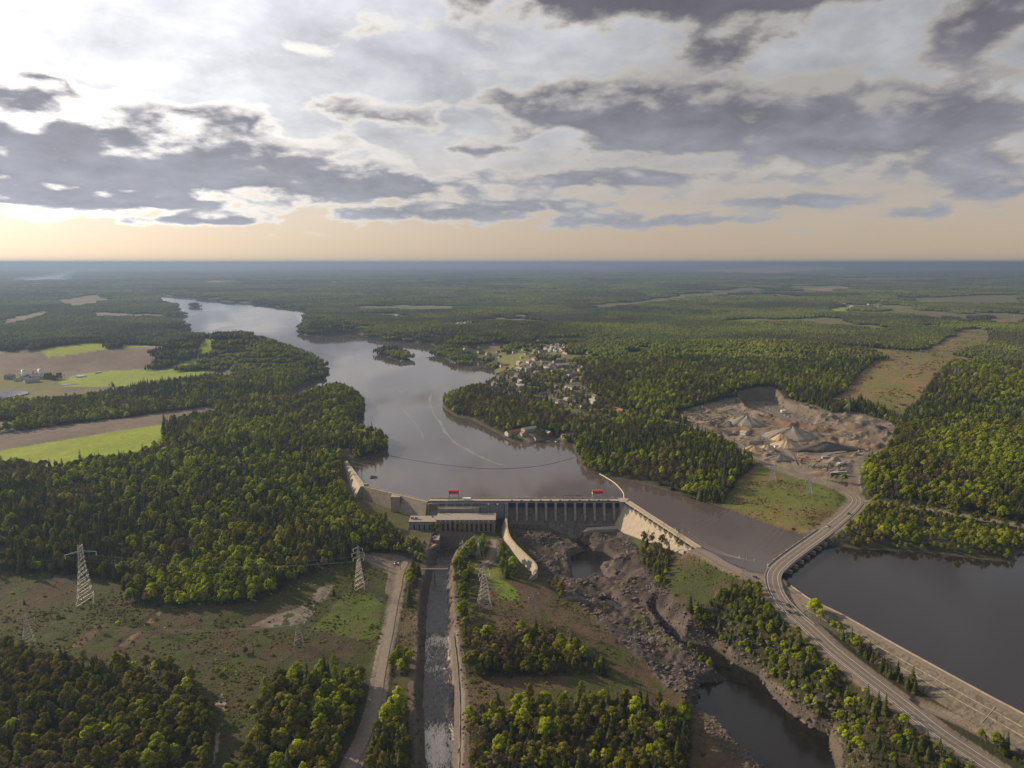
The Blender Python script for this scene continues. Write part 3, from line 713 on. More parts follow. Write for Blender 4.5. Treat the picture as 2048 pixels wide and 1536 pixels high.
def thing(name, label, cat, loc=(0, 0, 0), rz=0.0, group=None):
    e = bpy.data.objects.new(name, None); COL.objects.link(e); e.location = loc; e.rotation_euler = (0, 0, rz)
    e.empty_display_size = 1.0
    e['label'] = label; e['category'] = cat
    if group: e['group'] = group
    return e
def tag(o, label, cat, group=None):
    o['label'] = label; o['category'] = cat
    if group: o['group'] = group
    return o
def inst(name, me, parent, loc=(0, 0, 0), rz=0.0, sc=None):
    o = bpy.data.objects.new(name, me); COL.objects.link(o); o.parent = parent; o.location = loc; o.rotation_euler = (0, 0, rz)
    if sc is not None: o.scale = sc
    return o

M_CONC = surf('weathered_concrete', (.27, .235, .195), (.19, .165, .14), 0.22, 0.9, 0.05, streak=(0.9, .55, (.07, .062, .055)))
M_CONC_L = surf('pale_concrete', (.31, .265, .21), (.235, .20, .16), 0.3, 0.9, 0.04, streak=(0.7, .4, (.17, .145, .115)))
M_CONC_D = surf('stained_concrete', (.17, .15, .13), (.11, .10, .088), 0.25, 0.92, 0.05, streak=(0.55, .85, (.045, .040, .036)))
M_CONC_P = surf('grey_panel_concrete', (.24, .25, .27), (.18, .19, .205), 0.4, 0.85, streak=(1.0, .5, (.10, .10, .10)))
M_STEEL = surf('blue_grey_steel', (.085, .105, .145), (.06, .075, .105), 0.6, 0.55, metal=0.2)
M_GATE = surf('gate_steel', (.05, .058, .080), (.035, .040, .055), 0.5, 0.6, metal=0.2, streak=(1.2, .5, (.05, .035, .028)))
M_GALV = surf('galvanised_steel', (.42, .42, .43), (.30, .30, .31), 1.0, 0.5, metal=0.4)
M_GALV_D = surf('dull_steel', (.17, .17, .18), (.12, .12, .125), 1.0, 0.6, metal=0.3)
M_RED = surf('red_painted_steel', (.42, .03, .035), (.32, .025, .03), 0.8, 0.5)
M_WHITE = surf('white_paint', (.72, .72, .70), (.60, .60, .58), 0.8, 0.6)
M_GLASS = surf('dark_window', (.016, .018, .022), (.012, .013, .016), 1.0, 0.15)
M_ROOFG = surf('grey_roof_felt', (.25, .225, .20), (.18, .165, .15), 0.5, 0.9)
M_ASPH = surf('asphalt', (.125, .108, .098), (.095, .082, .075), 0.35, 0.9, 0.01)
M_GRAV = surf('gravel', (.17, .142, .118), (.12, .10, .083), 0.5, 0.95, 0.05)
M_GRAV2 = surf('road_shoulder_gravel', (.15, .124, .10), (.105, .087, .07), 0.6, 0.95, 0.05)
M_LINEY = surf('yellow_road_paint', (.34, .25, .09), (.27, .20, .08), 2.0, 0.7)
M_LINEW = surf('white_road_paint', (.55, .53, .50), (.42, .40, .38), 2.0, 0.7)
M_STONE = surf('stone_facing', (.130, .113, .090), (.058, .052, .040), 0.35, 0.95, 0.5, detail=8.0)
M_WOOD = surf('weathered_wood', (.10, .075, .055), (.06, .045, .035), 1.0, 0.9)
M_DARK = surf('black_rubber', (.02, .02, .02), (.014, .014, .014), 2.0, 0.8)

# ------------------------------------------------------------------ concrete dam
def make_dam():
    DM = thing('concrete_dam', 'long concrete dam with gated spillway across the river', 'dam', (0, 700, -10))
    raw = Vector((0, -700, 10)); inv = raw + Vector((0, DY, 0))
    def part(mb, name, mat, parent=DM, sm=False, at=inv):
        o = mb.build(name, mat, parent, sm)
        if parent is DM: o.location = at
        return o
    PX = [-5.0 + 10.07 * k for k in range(12)]
    def toe(X):
        return float(np.interp(X, [-6, 30, 36, 58, 61, 67, 70, 77, 120], [-16.3, -16.8, -18, -27.3, -28.5, -28.5, -27, -17.6, -17.4]))
    SL = .62
    def faceY(z): return 694.0 - SL * (-6.0 - z)
    # spillway face, one monolith of concrete per bay
    xs = PX + [114.0]
    for k in range(len(xs) - 1):
        mb = MB(); sub = np.linspace(xs[k] + .02, xs[k + 1] - .02, 7)
        rows = []
        for X in sub:
            zt = toe(X); pr = [(705, -8), (703.5, -3.6), (701.5, -2.5), (699.5, -2.2), (697, -3.0), (695.3, -4.3), (694, -6)]
            for q in (.25, .5, .75, .92): 
                z = -6 + (zt + 6) * q; pr.append((faceY(z), z))
            pr += [(faceY(zt) - .6, zt + .05), (faceY(zt) - 1.6, zt + .35), (faceY(zt) - 3.0, zt + .4), (faceY(zt) - 3.1, zt - 6)]
            rows.append([(X, a, b) for a, b in pr])
        n = len(rows[0])
        for r in rows: mb.v += r
        mb.f = [(i * n + j, (i + 1) * n + j, (i + 1) * n + j + 1, i * n + j + 1) for i in range(len(rows) - 1) for j in range(n - 1)]
        part(mb, 'spillway_chute', M_CONC_D, sm=False)
    # piers, dividers down the chute, gates, girders
    pm = MB().prism([(706.2, 2.9), (706.2, -8), (690.2, -13.5), (686.4, -13.2), (688.3, -7), (692.2, 0.5), (693.2, 2.9)], -1.15, 1.15).mesh('pier', M_CONC)
    cap = MB().box(-.9, .9, 706.4, 707.6, 1.0, 5.3).mesh('pier_cap', M_CONC_L)
    for k, X in enumerate(PX):
        o = inst('pier', pm, DM, inv + Vector((X, 0, 0)))
        inst('lamp_block', cap, DM, inv + Vector((X, 0, 0)))
        zt = toe(X)
        mb = MB().prism([(faceY(-12.5) - 1.0, -12.5), (faceY(-12.5) + .5, -12.6), (faceY(zt) + .6, zt), (faceY(zt) - 2.0, zt + .9)], X - .45, X + .45)
        part(mb, 'chute_divider', M_CONC_D)
    gm = MB().box(1.25, 8.82, 697.6, 698.1, -2.6, 2.3)
    for z in (-1.6, -.2, 1.2): gm.box(1.25, 8.82, 697.1, 697.6, z - .18, z + .18)
    gm = gm.mesh('gate', M_GATE)
    gd = MB().box(1.16, 8.91, 696.2, 697.0, 1.9, 3.4).mesh('girder', M_STEEL)
    for X in PX[:-1]:
        inst('gate', gm, DM, inv + Vector((X, 0, 0))); inst('girder', gd, DM, inv + Vector((X, 0, 0)))
    hm = MB().box(3.9, 6.2, 697.2, 698.6, 4.02, 5.5).box(4.4, 5.7, 698.6, 699.4, 4.02, 5.0).mesh('gate_hoist', M_GALV_D)
    for X in PX[:-1]: inst('gate_hoist', hm, DM, inv + Vector((X, 0, 0)))
    rp = MB().box(-.09, .09, 695.5, 695.62, 4.0, 5.3).mesh('rail_post', M_GALV)
    for X in np.arange(-84, 112, 4.0): inst('rail_post', rp, DM, inv + Vector((X, 0, 0)))
    part(MB().box(-86.6, 112, 695.5, 695.58, 5.2, 5.35), 'hand_rail', M_GALV)
    # crest road deck, parapets
    part(MB().box(-86.6, 112, 695.6, 706.2, 3.0, 4.0), 'crest_deck', M_CONC_L)
    part(MB().box(-86.6, 112, 695.6, 695.95, 4.0, 4.9), 'parapet', M_STEEL)
    part(MB().box(-86.6, 112, 705.8, 706.2, 4.0, 5.0), 'parapet', M_CONC_L)
    part(MB().box(-86.6, 119, 706.25, 712.5, -9, 2.0), 'upstream_wall', M_CONC)
    # intake block behind the powerhouse
    part(MB().prism([(705, 2.9), (694.6, 2.9), (693.5, .2), (688.0, -.6), (686.5, -14), (686.5, -24), (705, -24)], -76.8, -33.7), 'intake_block', M_CONC)
    for X in np.linspace(-72.5, -38, 5):
        part(MB().box(X - 3.2, X + 3.2, 693.3, 693.9, -.2, 2.4), 'intake_opening', M_STEEL)
    for X in (-68, -57, -46): part(MB().box(X - .35, X + .35, 686.2, 688.3, -14, -.8), 'intake_pilaster', M_CONC)
    part(MB().box(-86.6, -76.85, 692.5, 705, -24, 2.9), 'bay_wall', M_CONC_D)
    part(MB().box(-85.6, -77.4, 691.9, 692.45, -10.5, -5.4), 'bay_panel', M_CONC_P)
    part(MB().box(-85.6, -77.4, 691.9, 692.45, -4.8, 1.2), 'bay_panel', M_CONC_D)
    part(MB().box(-87.4, -86.65, 690.5, 706, -24, 2.9), 'bay_pier', M_CONC_L)
    part(MB().box(-76.4, -75.2, 685.5, 686.4, -14, 2.0), 'bay_pier', M_CONC)
    part(MB().box(-33.65, -7.4, 693.2, 705, -24, 2.9), 'bay_wall', M_CONC_D)
    for (a, b, z0, z1) in ((-33.2, -25.6, -7.2, .6), (-23.2, -16.4, -7.6, 1.0), (-13.8, -8.2, -12.4, 1.0)):
        part(MB().box(a, b, 692.3, 693.15, z0, z1), 'bay_panel', M_CONC_P)
    for X, zb in ((-24.4, -11), (-15.1, -13)): part(MB().box(X - .95, X + .95, 690.6, 693.1, zb, 2.9), 'bay_pier', M_CONC_P)
    part(MB().prism([(706, 2.9), (706, -24), (676, -24), (676, -11), (686, -8.5), (692, 2.0), (693, 2.9)], -7.2, -4.9 - 1.3), 'dividing_wall', M_CONC)
    # curved training wall below the powerhouse
    tw = path3('1012.5,1036,-8.5 1014,1055,-10 1019,1072,-11 1030,1087,-12 1050,1107,-13 1071,1128,-14 1071,1143,-14.5 1060,1156,-15.5', 5)
    k = len(tw)
    a, b, c, d = offs(tw, -.9), offs(tw, .9), offs(tw, 1.4, -11), offs(tw, -5.2, -9.5)
    for q in range(0, k - 1, 5):
        mb = MB(); e = min(q + 6, k)
        for i in range(q, e): mb.v += [tuple(a[i]), tuple(b[i]), tuple(c[i]), tuple(d[i])]
        for i in range(e - q - 1):
            o = 4 * i; mb.f += [(o, o + 4, o + 5, o + 1), (o + 1, o + 5, o + 6, o + 2), (o + 3, o + 7, o + 4, o), (o + 2, o + 6, o + 7, o + 3)]
        mb.f += [(0, 1, 2, 3), (len(mb.v) - 1, len(mb.v) - 2, len(mb.v) - 3, len(mb.v) - 4)]
        part(mb, 'training_wall', M_CONC_L, at=raw)
    # left wing walls
    def wing(p0, p1, w0, w1, batter, zb0, zb1, mat, name='wing_wall'):
        p0, p1 = Vector(p0), Vector(p1); t = (p1 - p0).normalized(); n = Vector((t.y, -t.x, 0))   # towards the viewer's side
        mb = MB(); up = .5
        q = []
        for p, w, zb in ((p0, w0, zb0), (p1, w1, zb1)):
            q.append([p - n * up, p + n * w, p + n * (w + (4 - zb) * batter) + Vector((0, 0, zb - 4)), p - n * up + Vector((0, 0, zb - 4))])
        mb.v = [tuple(k) for k in q[0] + q[1]]
        mb.f = [(0, 1, 5, 4), (1, 2, 6, 5), (2, 3, 7, 6), (3, 0, 4, 7), (0, 3, 2, 1), (4, 5, 6, 7)]
        part(mb, name, mat, at=raw)
        mb = MB(); mb.hexa([tuple(k) for k in (p0 - n * up, p1 - n * up, p1 - n * (up - .4), p0 - n * (up - .4))] + [tuple(k + Vector((0, 0, .9))) for k in (p0 - n * up, p1 - n * up, p1 - n * (up - .4), p0 - n * (up - .4))])
        part(mb, 'parapet', M_CONC_L, at=raw)
    A, B, C, Dp = P(693, 922, 4), P(729, 972, 4), P(800, 988.5, 4), P(857.5, 1002.5, 4)
    wing(A, B, 3.0, 4.5, .55, -2, -9, M_CONC_L); wing(B, C, 2.0, 3.0, .12, -9, -16, M_CONC); wing(C, Dp, 2.5, 3.0, .22, -16, -26, M_CONC)
    v = Vector(C); part(MB().box(v.x - 9, v.x + 1, v.y - 7.0, v.y + 2, -16, 3.4), 'buttress', M_CONC_L, at=raw)
    v = Vector(B); part(MB().box(v.x - .5, v.x + 4.5, v.y - .5, v.y + 2.5, 4, 6.4), 'gauge_house', M_CONC, at=raw)
    # right wing: crest walk on small piers over a broad sloping face
    p0, p1 = Vector(P(1254, 1003, 4)), Vector(P(1397, 1096, 4)); t = (p1 - p0); Lw = t.length; t.normalize(); n = Vector((t.y, -t.x, 0))
    if n.x > 0: n = -n
    part(MB().hexa([tuple(p0 - n * 3.0 + Vector((0, 0, -1))), tuple(p1 - n * 3.0 + Vector((0, 0, -1))), tuple(p1 + n * 2.2 + Vector((0, 0, -1))), tuple(p0 + n * 2.2 + Vector((0, 0, -1)))] + [tuple(q) for q in (p0 - n * 3.0, p1 - n * 3.0, p1 + n * 2.2, p0 + n * 2.2)]), 'crest_deck', M_CONC_L, at=raw)
    for o_ in (-2.9, 1.9):
        q = [p0 + n * o_, p1 + n * o_, p1 + n * (o_ + .3), p0 + n * (o_ + .3)]
        part(MB().hexa([tuple(k) for k in q] + [tuple(k + Vector((0, 0, .9))) for k in q]), 'parapet', M_CONC_L, at=raw)
    q = [p0 - n * 5.5, p1 - n * 5.5, p1 - n * 1.2, p0 - n * 1.2]
    part(MB().hexa([(k.x, k.y, -12) for k in q] + [(k.x, k.y, 2.9) for k in q]), 'upstream_wall', M_CONC, at=raw)
    NB = 14
    for k in range(NB):
        f0, f1 = k / NB, (k + 1) / NB
        a0, a1 = p0 + t * (Lw * f0 + .04), p0 + t * (Lw * f1 - .04)
        z0, z1 = [float(np.interp(f, [0, .2, .6, 1], [-19, -18, -11, -3.5])) for f in (f0, f1)]
        mb = MB()
        up0, up1 = a0 + n * 2.6, a1 + n * (2.6 + 2.6 * .78)
        tz0, tz1 = 1.2, -1.4
        d0, d1 = a0 + n * (2.6 + (1.2 - z0) * .78), a1 + n * (2.6 + (1.2 - z1) * .78)
        b0, b1 = a0 - n * 1.2, a1 - n * 1.2
        V = [(up0.x, up0.y, tz0), (up1.x, up1.y, tz1), (d1.x, d1.y, z1), (d0.x, d0.y, z0), (b0.x, b0.y, tz0), (b1.x, b1.y, tz1), (b1.x, b1.y, z1 - 8), (b0.x, b0.y, z0 - 8), (d1.x, d1.y, z1 - 8), (d0.x, d0.y, z0 - 8)]
        mb.v = V; mb.f = [(0, 1, 2, 3), (4, 5, 1, 0), (1, 5, 6, 8, 2), (0, 3, 9, 7, 4), (3, 2, 8, 9)]
        part(mb, 'slope_monolith', M_CONC_L, at=raw)
        c = a0 + t * .6
        mb = MB().hexa([tuple(c + n * (e) + t * g + Vector((0, 0, -4.5))) for e, g in ((-1.0, 0), (-1.0, .9), (2.1, .9), (2.1, 0))] + [tuple(c + n * (e) + t * g + Vector((0, 0, -1.02))) for e, g in ((-1.0, 0), (-1.0, .9), (2.1, .9), (2.1, 0))])
        part(mb, 'walkway_pier', M_CONC, at=raw)
    # apron at the right foot of the spillway
    ap = [P(1166, 1063, -18), P(1174, 1055, -17.6), P(1225, 1052, -17.6), P(1248, 1049, -17.6), P(1262, 1052, -18), P(1296, 1074, -15.5), P(1262, 1066, -18.3), P(1235, 1058, -18), P(1190, 1059, -18)]
    mb = MB(); m_ = len(ap); mb.v = [(a, b, c) for a, b, c in ap] + [(a, b, c - 5) for a, b, c in ap]
    mb.f = [tuple(range(m_))] + [(i, m_ + i, m_ + (i + 1) % m_, (i + 1) % m_) for i in range(m_)]
    part(mb, 'apron', M_CONC_L, at=raw)
    # right end block between spillway and wing
    e0 = Vector((112.05, 706, 0)); part(MB().hexa([(112.05, 688, -19), (124, 688, -19), (121, 712, -19), (112.05, 712, -19), (112.05, 696, 2.8), (118.5, 697, 2.8), (121, 712, 2.8), (112.05, 712, 2.8)]), 'end_block', M_CONC)
    part(MB().hexa([(112.1, 695.6, 2.85), (118.5, 695.6, 2.85), (124, 706.2, 2.85), (112.1, 706.2, 2.85), (112.1, 695.6, 3.98), (118.5, 695.6, 3.98), (124, 706.2, 3.98), (112.1, 706.2, 3.98)]), 'crest_deck', M_CONC_L)
make_dam()
# ground inside the footprint of the dam and the powerhouse lies deep
def make_powerhouse():
    PH = thing('powerhouse', 'long grey concrete powerhouse with tall windows below the dam', 'powerhouse', (-60, 670, -28))
    raw = Vector((60, -670, 28)); inv = raw + Vector((0, DY, 0))
    def part(mb, name, mat, parent=None, at=inv):
        o = mb.build(name, mat, PH if parent is None else parent)
        if parent is None: o.location = at
        return o
    w = part(MB().box(-75.7, -16.9, 666, 684, -34, -5.2), 'wall', M_CONC)
    part(MB().box(-103.7, -75.75, 668, 684, -34, -7.8), 'wall', M_CONC_P)
    part(MB().box(-76.3, -16.3, 665.3, 684.4, -5.2, -4.3), 'roof', M_ROOFG)
    part(MB().box(-104.2, -76.35, 667.4, 684.4, -7.8, -7.0), 'roof', M_ROOFG)
    pil = MB().box(-.75, .75, 665.0, 665.98, -30, -6.0).mesh('pilaster', M_CONC)
    lamp = MB().box(-.4, .4, 664.7, 665.2, -6.0, -5.3).mesh('lamp', M_WHITE)
    win = MB().box(-.95, .95, 665.7, 666.1, -16.5, -8.8).mesh('window', M_GLASS)
    sill = MB().box(-1.1, 1.1, 665.5, 666.05, -16.9, -16.55).mesh('sill', M_CONC_L)
    low = MB().box(-1.1, 1.1, 665.7, 666.1, -24.5, -21.5).mesh('low_window', M_GLASS)
    for k in range(12):
        X = -71.5 + 4.78 * k
        inst('pilaster', pil, PH, inv + Vector((X, 0, 0))); inst('lamp', lamp, PH, inv + Vector((X, 0, 0)))
        if k < 11:
            o = inst('window', win, PH, inv + Vector((X + 2.39, 0, 0))); inst('sill', sill, o)
            if k < 7: inst('low_window', low, PH, inv + Vector((X + 2.39, 0, 0)))
    w2 = MB().box(-.6, .6, 667.75, 668.1, -17, -10.5).mesh('window', M_GLASS)
    for k in range(5): inst('window', w2, PH, inv + Vector((-98.5 + 5.1 * k, 0, 0)))
    for k, X in enumerate((-101.5, -97.5)): part(MB().box(X - 1.2, X + 1.2, 674, 677, -7.0, -4.6), 'roof_vent', M_CONC_L)
    part(MB().box(-76.3, -72.0, 664.0, 665.95, -32, -6.2), 'stair_tower', M_CONC)
    # loading platform on its tall pier and the ramp to the yard
    part(MB().box(-82.5, -71.5, 645, 665.9, -36, -17.2), 'loading_platform', M_CONC)
    r0, r1 = Vector(P(870, 1088, -17.2)), Vector(P(826, 1111, -17.2)); t = (r1 - r0).normalized(); n = Vector((t.y, -t.x, 0))
    q = [r0 + n * 3, r1 + n * 3, r1 - n * 3, r0 - n * 3]
    part(MB().hexa([tuple(k + Vector((0, 0, -1.4))) for k in q] + [tuple(k) for k in q]), 'ramp', M_CONC_L, at=raw)
    for o_ in (-3, 2.7):
        q = [r0 + n * o_, r1 + n * o_, r1 + n * (o_ + .3), r0 + n * (o_ + .3)]
        part(MB().hexa([tuple(k) for k in q] + [tuple(k + Vector((0, 0, 1.0))) for k in q]), 'ramp_parapet', M_CONC_L, at=raw)
    for f in (.3, .62):
        c = r0 + (r1 - r0) * f; part(MB().box(c.x - 1, c.x + 1, c.y - 2.4, c.y + 2.4, -34, -18.6), 'ramp_pier', M_CONC, at=raw)
make_powerhouse()

def gantry(u, label, legs=True):
    X = (u - 1024) * .5192
    T = thing('gantry_crane', label, 'crane', (X, 701 + DY, 4.0), 0, 'gantry cranes on the dam crest')
    for sx in (-5.2, 5.2):
        for sy in (-2.6, 2.6): MB().bar((sx, sy, 0), (sx * .94, sy * .9, 7.4), .42).build('leg', M_GALV, T)
        MB().bar((sx, -2.6, 1.2), (sx, 2.6, 1.2), .2).bar((sx, -2.6, 1.2), (sx * .94, 2.4, 7.2), .13).build('brace', M_GALV, T)
    for sy in (-2.5, 2.5): MB().box(-5.6, 5.6, sy - .35, sy + .35, 6.9, 7.7).build('beam', M_GALV, T)
    MB().bar((-5.2, -2.6, 3.6), (5.2, -2.6, 3.6), .26).bar((-5.2, 2.6, 3.6), (5.2, 2.6, 3.6), .26).build('tie_bar', M_GALV, T)
    h = MB().prism([(-2.7, 7.75), (2.7, 7.75), (2.7, 10.2), (1.4, 11.1), (-1.4, 11.1), (-2.7, 10.2)], -5.3, 5.3).build('hood', M_RED, T)
    MB().box(-5.7, 5.7, -3.0, 3.0, 7.5, 7.74).build('platform', M_WHITE, T)
gantry(906.5, 'red hooded gantry crane above the powerhouse intake'); gantry(1196.5, 'red hooded gantry crane at the spillway right end')
def stoplog_frame():
    T = thing('stoplog_gantry', 'long low steel gantry frame without hood on spillway', 'gantry', ((1148 - 1024) * .5192, 703 + DY, 4.0))
    for sx in (-10, 0, 10):
        for sy in (-1.5, 1.5): MB().bar((sx, sy, 0), (sx, sy, 4.6), .25).build('leg', M_GALV_D, T)
    for sy in (-1.5, 1.5): MB().box(-10.6, 10.6, sy - .3, sy + .3, 4.5, 5.2).build('beam', M_GALV_D, T)
    for k in range(9): MB().bar((-10 + k * 2.5, -1.5, 4.9), (-10 + k * 2.5, 1.5, 4.9), .15).build('cross_tie', M_GALV_D, T)
stoplog_frame()
T = thing('crest_hut', 'small white hut on the dam crest beside the crane', 'hut', ((932.5 - 1024) * .5192, 700.5 + DY, 4.0))
MB().box(-4, 4, -1.4, 1.4, 0, 2.3).build('wall', M_WHITE, T); MB().box(-4.2, 4.2, -1.6, 1.6, 2.3, 2.55).build('roof', M_WHITE, T)

# ------------------------------------------------------------------ tail race water with its rapids
def make_race():
    ys = np.arange(285, 668 + DY, 1.15); b = RACE
    V, foam = [], []; cols = 44
    for yy in ys:
        xs = []
        for k in range(len(b)):
            (x0, y0), (x1, y1) = b[k], b[(k + 1) % len(b)]
            if (y0 > yy) != (y1 > yy): xs.append(x0 + (x1 - x0) * (yy - y0) / (y1 - y0))
        if len(xs) < 2: continue
        a, c = min(xs) - 1.5, max(xs) + 1.5
        for X in np.linspace(a, c, cols): V.append((X, yy, 0))
    V = np.array(V); vv = V[:, 1]
    y1, y2, y3, y4 = P(880, 1268, -28)[1], P(880, 1300, -28)[1], P(880, 1390, -28)[1], P(880, 1440, -28)[1]
    rap = 1.0 * smooth(-vv, -y1 - 6, -y1 + 4) * (1 - .75 * smooth(-vv, -y2 - 20, -y3)) + .9 * smooth(-vv, -y4 - 8, -y4 + 12)
    lowf = fbm(V[:, 0], V[:, 1], 14, 3, 515)
    foam = np.clip(rap * (.75 + .9 * lowf) + .15, 0, 1.4)
    drop = smooth(-vv, -y1 - 3, -y1 + 6) * 1.2 + smooth(-vv, -y4 - 5, -y4 + 8) * .8
    V[:, 2] = -28 - drop + (.15 + .75 * rap) * fbm(V[:, 0], V[:, 1] * .7, 5.0, 4, 505) + .25 * fbm(V[:, 0], V[:, 1], 2.0, 3, 506)
    nr = len(V) // cols
    i, j = np.meshgrid(np.arange(nr - 1), np.arange(cols - 1), indexing='ij'); q = (i * cols + j).ravel()
    me = np_mesh('water', V, np.stack([q, q + 1, q + cols + 1, q + cols], 1))
    a = me.attributes.new('foam', 'FLOAT', 'POINT'); a.data.foreach_set('value', foam.astype(np.float32))
    me.polygons.foreach_set('use_smooth', np.ones(len(me.polygons), bool))
    me.materials.append(mat_water('rapids_water', (.035, .028, .024), 0.16, 0.22, 0.9, foam=True))
    o = bpy.data.objects.new('water', me); COL.objects.link(o)
    tagk(o, 'structure', 'brown rushing tail canal with white rapids')
make_race()
FB = thing('footbridge', 'narrow steel footbridge crossing the tail canal', 'footbridge', P(869, 1138, -17))
fx0, fy0, _ = P(842, 1137, -17); fx1 = P(896, 1137, -17)[0]
o = MB().box(fx0, fx1, fy0 - 1.3, fy0 + 1.3, -17.6, -17.1).build('deck', M_GALV_D, FB); o.location = -Vector(FB.location)
for sy in (-1.3, 1.25):
    mb = MB().box(fx0, fx1, fy0 + sy, fy0 + sy + .08, -16.1, -15.95)
    for X in np.linspace(fx0, fx1, 10): mb.box(X - .06, X + .06, fy0 + sy, fy0 + sy + .08, -17.1, -16.1)
    o = mb.build('railing', M_GALV, FB); o.location = -Vector(FB.location)
o = MB().box((fx0 + fx1) / 2 - .6, (fx0 + fx1) / 2 + .6, fy0 - 1, fy0 + 1, -34, -17.62).build('pier', M_CONC, FB); o.location = -Vector(FB.location)

# ------------------------------------------------------------------ roads
def road(path, label, mat, half, dz=0.05, shoulder=None, lines=False):
    o = MB().ribbon(path, half, -half, dz, dz, 0.3).build('road', mat); tagk(o, 'structure', label)
    if shoulder: tagk(MB().ribbon(path, shoulder, -shoulder, dz - .06, dz - .06, 0.3).build('road_shoulder', M_GRAV2), 'structure', 'gravel shoulder of the ' + label)
    if lines:
        m1 = MB().ribbon(path, .42, .16, dz + .02, dz + .02).ribbon(path, -.16, -.42, dz + .02, dz + .02)
        tagk(m1.build('road_marking', M_LINEY), 'structure', 'yellow double centre line of the ' + label)
        m2 = MB().ribbon(path, half - .55, half - .85, dz + .02, dz + .02).ribbon(path, -half + .85, -half + .55, dz + .02, dz + .02)
        tagk(m2.build('road_marking', M_LINEW), 'structure', 'white edge lines of the ' + label)
road(ROAD_MAIN, 'paved highway over the bridge', M_ASPH, 4.6, 0.14, 6.6, True)
road(ROAD_SIDE, 'side road leading right from the junction', M_GRAV, 3.2, 0.06)
road(ROAD_CREST, 'gravel crest road from dam wing to bridge', M_GRAV, 4.0, 0.03)
road(ROAD_ACCESS, 'pale access road along the canal', M_GRAV, 2.9, 0.05)
road(ROAD_RACE, 'narrow track on the canal right bank', M_GRAV, 1.4, 0.05)
road(ROAD_ISLE, 'dirt road to the substation', M_GRAV, 1.7, 0.05)
road(ROAD_TOE, 'link road from bridge end to highway', M_GRAV, 2.2, 0.05)
road(ROAD_TOE2, 'track along the earth dam foot', M_GRAV, 1.5, 0.05)
for q, lb in zip(QUARRY_ROADS, ('main haul road through the quarry', 'short haul road to the dark stockpile', 'haul road round the quarry east side')): road(q, lb, M_GRAV, 3.0, 0.08)

# ------------------------------------------------------------------ road bridge
def make_bridge():
    i0 = int(np.argmin(np.hypot(ROAD_MAIN[:, 0] - P(1650, 1062, 5)[0], ROAD_MAIN[:, 1] - P(1650, 1062, 5)[1])))
    i1 = int(np.argmin(np.hypot(ROAD_MAIN[:, 0] - P(1552, 1138, 5)[0], ROAD_MAIN[:, 1] - P(1552, 1138, 5)[1])))
    pth = ROAD_MAIN[i0:i1 + 1]; mid = pth[len(pth) // 2]
    B = thing('road_bridge', 'concrete highway bridge on low piers crossing the channel', 'bridge', (mid[0], mid[1], -4))
    inv = -Vector(B.location)
    def part(mb, name, mat, sm=False):
        o = mb.build(name, mat, B); o.location = inv; return o
    part(MB().ribbon(pth, 7.0, -7.0, -.25, -.25, 1.6), 'deck', M_CONC_L)
    for a, b in ((7.05, 6.7), (-6.7, -7.05)): part(MB().ribbon(pth, a, b, .75, .75, 1.0), 'parapet', M_CONC_L)
    seg = np.linalg.norm(np.diff(pth[:, :2], axis=0), axis=1); s = np.concatenate([[0], np.cumsum(seg)])
    for k in range(8):
        f = s[-1] * (k + .7) / 8.4
        X, Y = np.interp(f, s, pth[:, 0]), np.interp(f, s, pth[:, 1])
        j = min(np.searchsorted(s, f), len(pth) - 1); t = Vector((pth[j] - pth[j - 1])[:2]).normalized(); n = Vector((-t.y, t.x))
        c = Vector((X, Y)); mb = MB(); pr = []
        for e, g in ((-10.5, 0), (-9.3, 1.1), (9.3, 1.1), (10.5, 0), (9.3, -1.1), (-9.3, -1.1)): pr.append(c + n * e + t * g)
        m_ = len(pr); mb.v = [(q.x, q.y, -9) for q in pr] + [(q.x, q.y, 3.1) for q in pr]
        mb.f = [tuple(range(m_, 2 * m_))] + [(i, (i + 1) % m_, m_ + (i + 1) % m_, m_ + i) for i in range(m_)]
        part(mb, 'pier', M_CONC)
make_bridge()
# guard rails along the bend
def guardrail(path, off, label):
    n = len(path); T = thing('guard_rail', label, 'guard rail', tuple(path[n // 2]))
    inv = -Vector(T.location)
    o = MB().ribbon(path, off + .06, off - .06, .85, .85, .38).build('rail', M_GALV, T); o.location = inv
    a = offs(path, off)
    pm_ = MB().box(-.09, .09, -.09, .09, -.4, .6).mesh('post', M_WOOD)
    for k in range(n): inst('post', pm_, T, Vector(a[k]) + inv)
_ib = int(np.argmin(np.hypot(ROAD_MAIN[:, 0] - P(1552, 1140, 5)[0], ROAD_MAIN[:, 1] - P(1552, 1140, 5)[1])))
guardrail(ROAD_MAIN[_ib:_ib + 60], -5.9, 'steel guard rail on the outer side of the highway bend')
guardrail(ROAD_MAIN[_ib + 6:_ib + 26], 5.9, 'short steel guard rail on the inner side of the bend')

